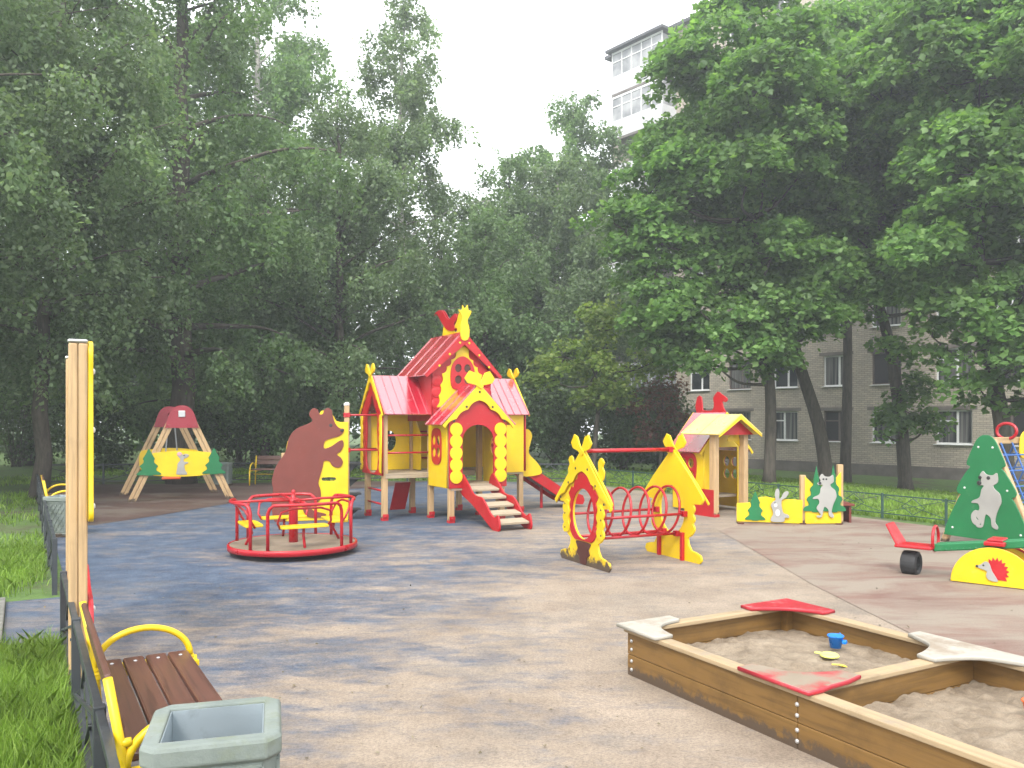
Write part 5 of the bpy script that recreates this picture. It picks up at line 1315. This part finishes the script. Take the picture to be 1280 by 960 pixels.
maple('maple_tree', 'maple with leafy shoots low on its trunk behind the animal screen', (12.4, 26.2), [(0, 0, 0), (-.15, 0, 2.2), (-.5, 0, 4.6), (-.9, 0, 6.6), (-.6, 0, 10), (-.2, 0, 14.5)],
      cloud(3, 32, (.2, 2.9), (-.4, 2.4), (11.0, 4.6)) + [(-.6, -.8, 6.6, 1.3, .8), (.9, -.9, 6.3, 1.2, .7), (1.9, -.5, 7.0, 1.3, .8), (-1.6, -.8, 5.9, 1.0, .6), (-.9, -.6, 4.4, .8, .45), (-.2, -.3, 2.6, .8, .5), (-.6, -.2, 2.1, .6, .35), (.5, -.3, 2.2, .55, .4), (.1, -.2, 3.3, .7, .5)], 23, L_MAPLE, B_DARK, .2)
maple('maple_tree', 'maple with a thick dark trunk behind the climbing frame', (12.9, 21.6), [(0, 0, 0), (-.2, 0, 2.2), (-.55, 0, 4.2), (-.8, 0, 7), (-.5, .1, 10), (-.2, .1, 14)],
      cloud(4, 36, (-.2, 3.1), (0, 2.6), (9.9, 3.9)) + [(-1.3, -.8, 3.9, .9, .55), (.2, -.9, 4.4, 1.0, .6), (-1.0, -.4, 3.0, .75, .45), (.5, -.4, 2.9, .8, .5), (-.2, -1.0, 5.3, 1.2, .7), (1.0, -.6, 5.9, 1.2, .8), (-1.9, -.6, 5.4, 1.0, .6), (-.6, -1.1, 4.3, 1.0, .55), (1.3, -.9, 3.6, .9, .5), (-2.6, -.7, 6.6, 1.2, .7), (.3, -1.3, 6.8, 1.3, .8), (-1.4, -1.1, 7.4, 1.3, .8), (2.2, -.9, 5.2, 1.1, .6), (-.4, -1.3, 3.6, .9, .6), (.9, -1.3, 4.4, 1.0, .6), (-1.8, -1.0, 5.0, .9, .55), (-2.2, -.4, 4.3, .7, .4), (1.9, -1.0, 4.3, .9, .5)], 24, L_MAPLE, B_DARK, .2)
maple('maple_tree', 'maple at the right edge hanging its boughs over the climbing frame', (15.6, 21.0), [(0, 0, 0), (.1, 0, 3), (0, 0, 6), (-.2, 0, 10), (-.2, 0, 13.5)],
      cloud(5, 32, (-.6, 3.0), (-.2, 2.6), (9.6, 3.8)) + [(-1.6, -.6, 4.6, 1.1, .6), (-.8, -.9, 3.6, .9, .5), (-1.8, -.9, 6.2, 1.3, .8), (-.3, -1.0, 5.4, 1.2, .7), (-2.4, -1.0, 3.4, .8, .45), (-1.2, -1.1, 4.4, 1.0, .6), (.2, -1.1, 4.3, 1.0, .6)], 25, L_MAPLE, B_DARK, .18)
maple('maple_tree', 'tall maple standing close to the block, seen between the nearer crowns', (12.6, 31.5), [(0, 0, 0), (.1, 0, 4), (.1, 0, 9), (0, 0, 17)],
      cloud(6, 30, (-.2, 3.6), (0, 2.6), (13.0, 5.2), (1.1, 1.8)), 26, L_MAPLE, B_DARK, .2, per=.8, leaf=.19)
maple('maple_tree', 'young yellow-green maple right of the playhouse', (2.6, 26.6), [(0, 0, 0), (.1, 0, 1.6), (.3, 0, 3.4), (.3, 0, 5.2)],
      [(.2, -.2, 4.6, 1.0, .7), (-.9, -.3, 3.8, 1.0, .6), (1.1, -.3, 3.5, 1.0, .6), (0, -.5, 3.2, 1.1, .6), (2.0, -.2, 3.7, .9, .5), (-.2, -.3, 2.5, .9, .5), (.9, -.4, 2.6, .7, .5), (-1.5, -.2, 3.2, .6, .4), (.3, .1, 5.3, .6, .5)], 27, L_YOUNG, B_DARK, .07, .13, 1.0, 'small trees at the shrub edge')
maple('small_tree', 'red-leaved small tree left of the toy hut', (4.9, 27.6), [(0, 0, 0), (.05, 0, 1.2), (.1, 0, 2.6)],
      [(0, 0, 2.5, .8, .6), (-.6, -.2, 2.0, .6, .45), (.6, -.2, 2.1, .6, .45), (.2, -.3, 3.0, .6, .4), (-.2, -.3, 1.5, .6, .4)], 28, L_RED, B_DARK, .05, .10, 1.1, 'small trees at the shrub edge')

# shrubs that close the view between the trunks
SHR = [((-.6, 28.6), 1.6, 1.0, 2.6, 'dark shrub behind the playhouse steps'), ((1.6, 29.4), 1.7, 1.0, 2.8, 'dark shrub below the young maple'), ((3.9, 29.6), 1.6, 1.0, 2.6, 'dark shrub below the red-leaved tree'),
       ((5.6, 31.0), 1.5, 1.0, 3.0, 'shrub at the foot of the balconies'), ((-3.4, 28.4), 1.7, 1.0, 2.7, 'dark shrub behind the bear board'), ((-6.6, 30.6), 2.0, 1.1, 3.0, 'dark shrub behind the far bench'),
       ((-10.2, 31.2), 2.2, 1.2, 3.2, 'dark shrub seen under the swing cap'), ((-14.8, 29.0), 2.2, 1.2, 3.0, 'dark shrub beyond the far fence corner'), ((-19.2, 27.0), 2.4, 1.3, 3.4, 'dark shrub at the left edge under the weeping crowns'),
       ((-16.2, 21.8), 1.8, 1.3, 2.2, 'low leafy shrub at the left edge behind the grass'), ((-18.4, 30.8), 2.6, 1.4, 3.4, 'leafy shrub at the left edge, farthest back under the trees'), ((7.0, 30.5), 1.2, .9, 1.9, 'low shrub between the hut and the block')]
for i, (lc, rx, ry, h, lab) in enumerate(SHR):
    shrub(lab, lc, rx, ry, h, 60 + i, L_DARK, .11, 5200)

# the wood far behind, one mass
rg = np.random.default_rng(99); P = []
for k in range(150):
    a = rg.uniform(-1.05, .14); rr_ = rg.uniform(50, 66); c = np.array([rr_ * math.sin(a), rr_ * math.cos(a), 0]); h = rg.uniform(7, 15)
    m = 420; e = rg.normal(0, 1, (m, 3)); e /= np.linalg.norm(e, axis=1, keepdims=True); e *= rg.uniform(.5, 1, (m, 1)) * np.array([2.6, 2.6, h * .5]); P.append(c + np.array([0, 0, h * .5]) + e)
P = np.concatenate(P); P = P[P[:, 2] > .05]; m = len(P)
wood_o = leaf_obj('woods', P, unit(rg.normal(0, 1, (m, 3))), unit(rg.normal(0, 1, (m, 3)) + np.array([0, 0, 1.0])), rg.uniform(.35, .7, m), rg.uniform(.3, .55, m), L_DARK, None)
tag(wood_o, 'dim wood far behind the trees', 'woods', kind='stuff')

# ------------------------------------------------------------------ grass
def blades(name, P, h, w, mat, seed, parent=None):
    rg = np.random.default_rng(seed); n = len(P); a = rg.uniform(0, 6.283, n); s = np.stack([np.cos(a), np.sin(a), np.zeros(n)], 1)
    ln = rg.normal(0, .38, (n, 2)); tip = P + np.stack([ln[:, 0] * h, ln[:, 1] * h, h], 1); mid = P + np.stack([ln[:, 0] * h * .25, ln[:, 1] * h * .25, h * .55], 1)
    w = w[:, None]; q = [P - s * w * .5, P + s * w * .5, mid + s * w * .38, tip, mid - s * w * .38]
    k = 5; co = np.stack(q, 1).reshape(-1, 3).astype(np.float32); me = bpy.data.meshes.new(name)
    me.vertices.add(n * k); me.vertices.foreach_set('co', co.ravel()); me.loops.add(n * k); me.loops.foreach_set('vertex_index', np.arange(n * k, dtype=np.int32))
    me.polygons.add(n); me.polygons.foreach_set('loop_start', np.arange(0, n * k, k, dtype=np.int32)); me.update(calc_edges=True); me.materials.append(mat)
    o = bpy.data.objects.new(name, me); COL.objects.link(o); return o
G_L = leaf_mat('lush_grass', (.12, .21, .024), (.18, .29, .04), (.25, .35, .08), .35, 1.2)
rg = np.random.default_rng(5)
def vnoise(P, f, s):
    return np.array([mn.noise(Vector((p[0] * f + s, p[1] * f, s))) for p in P])
pts = []
dv = np.array([-.507, .862]); uv = np.array([.862, .507])
def strip(n, t0, t1, o0, o1, pw=1.0):
    t = t0 + (t1 - t0) * rg.uniform(0, 1, n) ** pw; o = o0 + (o1 - o0) * rg.uniform(0, 1, n)
    return np.stack([-1.45 + dv[0] * t - uv[0] * o, 3.02 + dv[1] * t - uv[1] * o], 1)
A = strip(90000, -2.5, 4.1, .04, 2.6); Bq = strip(46000, 4.1, 10, .05, 4.5); C = strip(30000, 10, 26, .05, 10)
B2 = Bq[~((((Bq - np.array([-1.45, 3.02])) @ dv) < 6.4) & ((-(Bq - np.array([-1.45, 3.02])) @ uv) < .5))]
def lay(Q, thr, f, s, h0, h1, w):
    keep = vnoise(Q, f, s) + rg.normal(0, .12, len(Q)) > thr; Q = Q[keep]
    P3 = np.concatenate([Q, ground_z(Q[:, 0], Q[:, 1])[:, None]], 1); return P3, rg.uniform(h0, h1, len(Q)) , np.full(len(Q), w) * rg.uniform(.6, 1.3, len(Q))
sets = [lay(A, -.45, .9, 3, .06, .21, .0065), lay(B2, -.12, .55, 7, .06, .17, .012), lay(C, -.05, .35, 11, .05, .14, .02)]
# lawn between the right fence and the block, and behind the far fence
n = 60000; t = rg.uniform(-9, 18, n); o = .1 + 13 * rg.uniform(0, 1, n) ** 1.5
Q = np.stack([6.64 - .487 * t + .873 * o, 15 + .873 * t + .487 * o], 1)
sets.append(lay(Q, -.28, .3, 2, .04, .12, .030))
Q = np.stack([rg.uniform(-14, 3, 14000), rg.uniform(24.0, 29, 14000)], 1); sets.append(lay(Q, -.1, .3, 4, .05, .13, .035))
gp = np.concatenate([s[0] for s in sets]); gh = np.concatenate([s[1] for s in sets]); gw = np.concatenate([s[2] for s in sets])
tag(blades('grass', gp, gh, gw, G_L, 6), 'lush green grass along the fences and lawn', 'grass', kind='stuff')

# dry leaves and grit on the rubber
n = 900; Q = np.stack([rg.uniform(-5, 5, n), 3.2 + 15 * rg.uniform(0, 1, n) ** 1.3], 1); z = np.full(n, .016)
ll = leaf_obj('leaf_litter', np.concatenate([Q, z[:, None]], 1), unit(np.concatenate([rg.normal(0, 1, (n, 2)), np.full((n, 1), .08)], 1)), np.tile(np.array([[0, 0, 1.0]]), (n, 1)) + rg.normal(0, .2, (n, 3)), rg.uniform(.012, .04, n), rg.uniform(.008, .025, n),
              leaf_mat('dry_litter', (.05, .04, .025), (.12, .09, .05), (.2, .17, .10), .1, 2), None)
tag(ll, 'scattered dry leaves and grit on the paving', 'litter', kind='stuff')
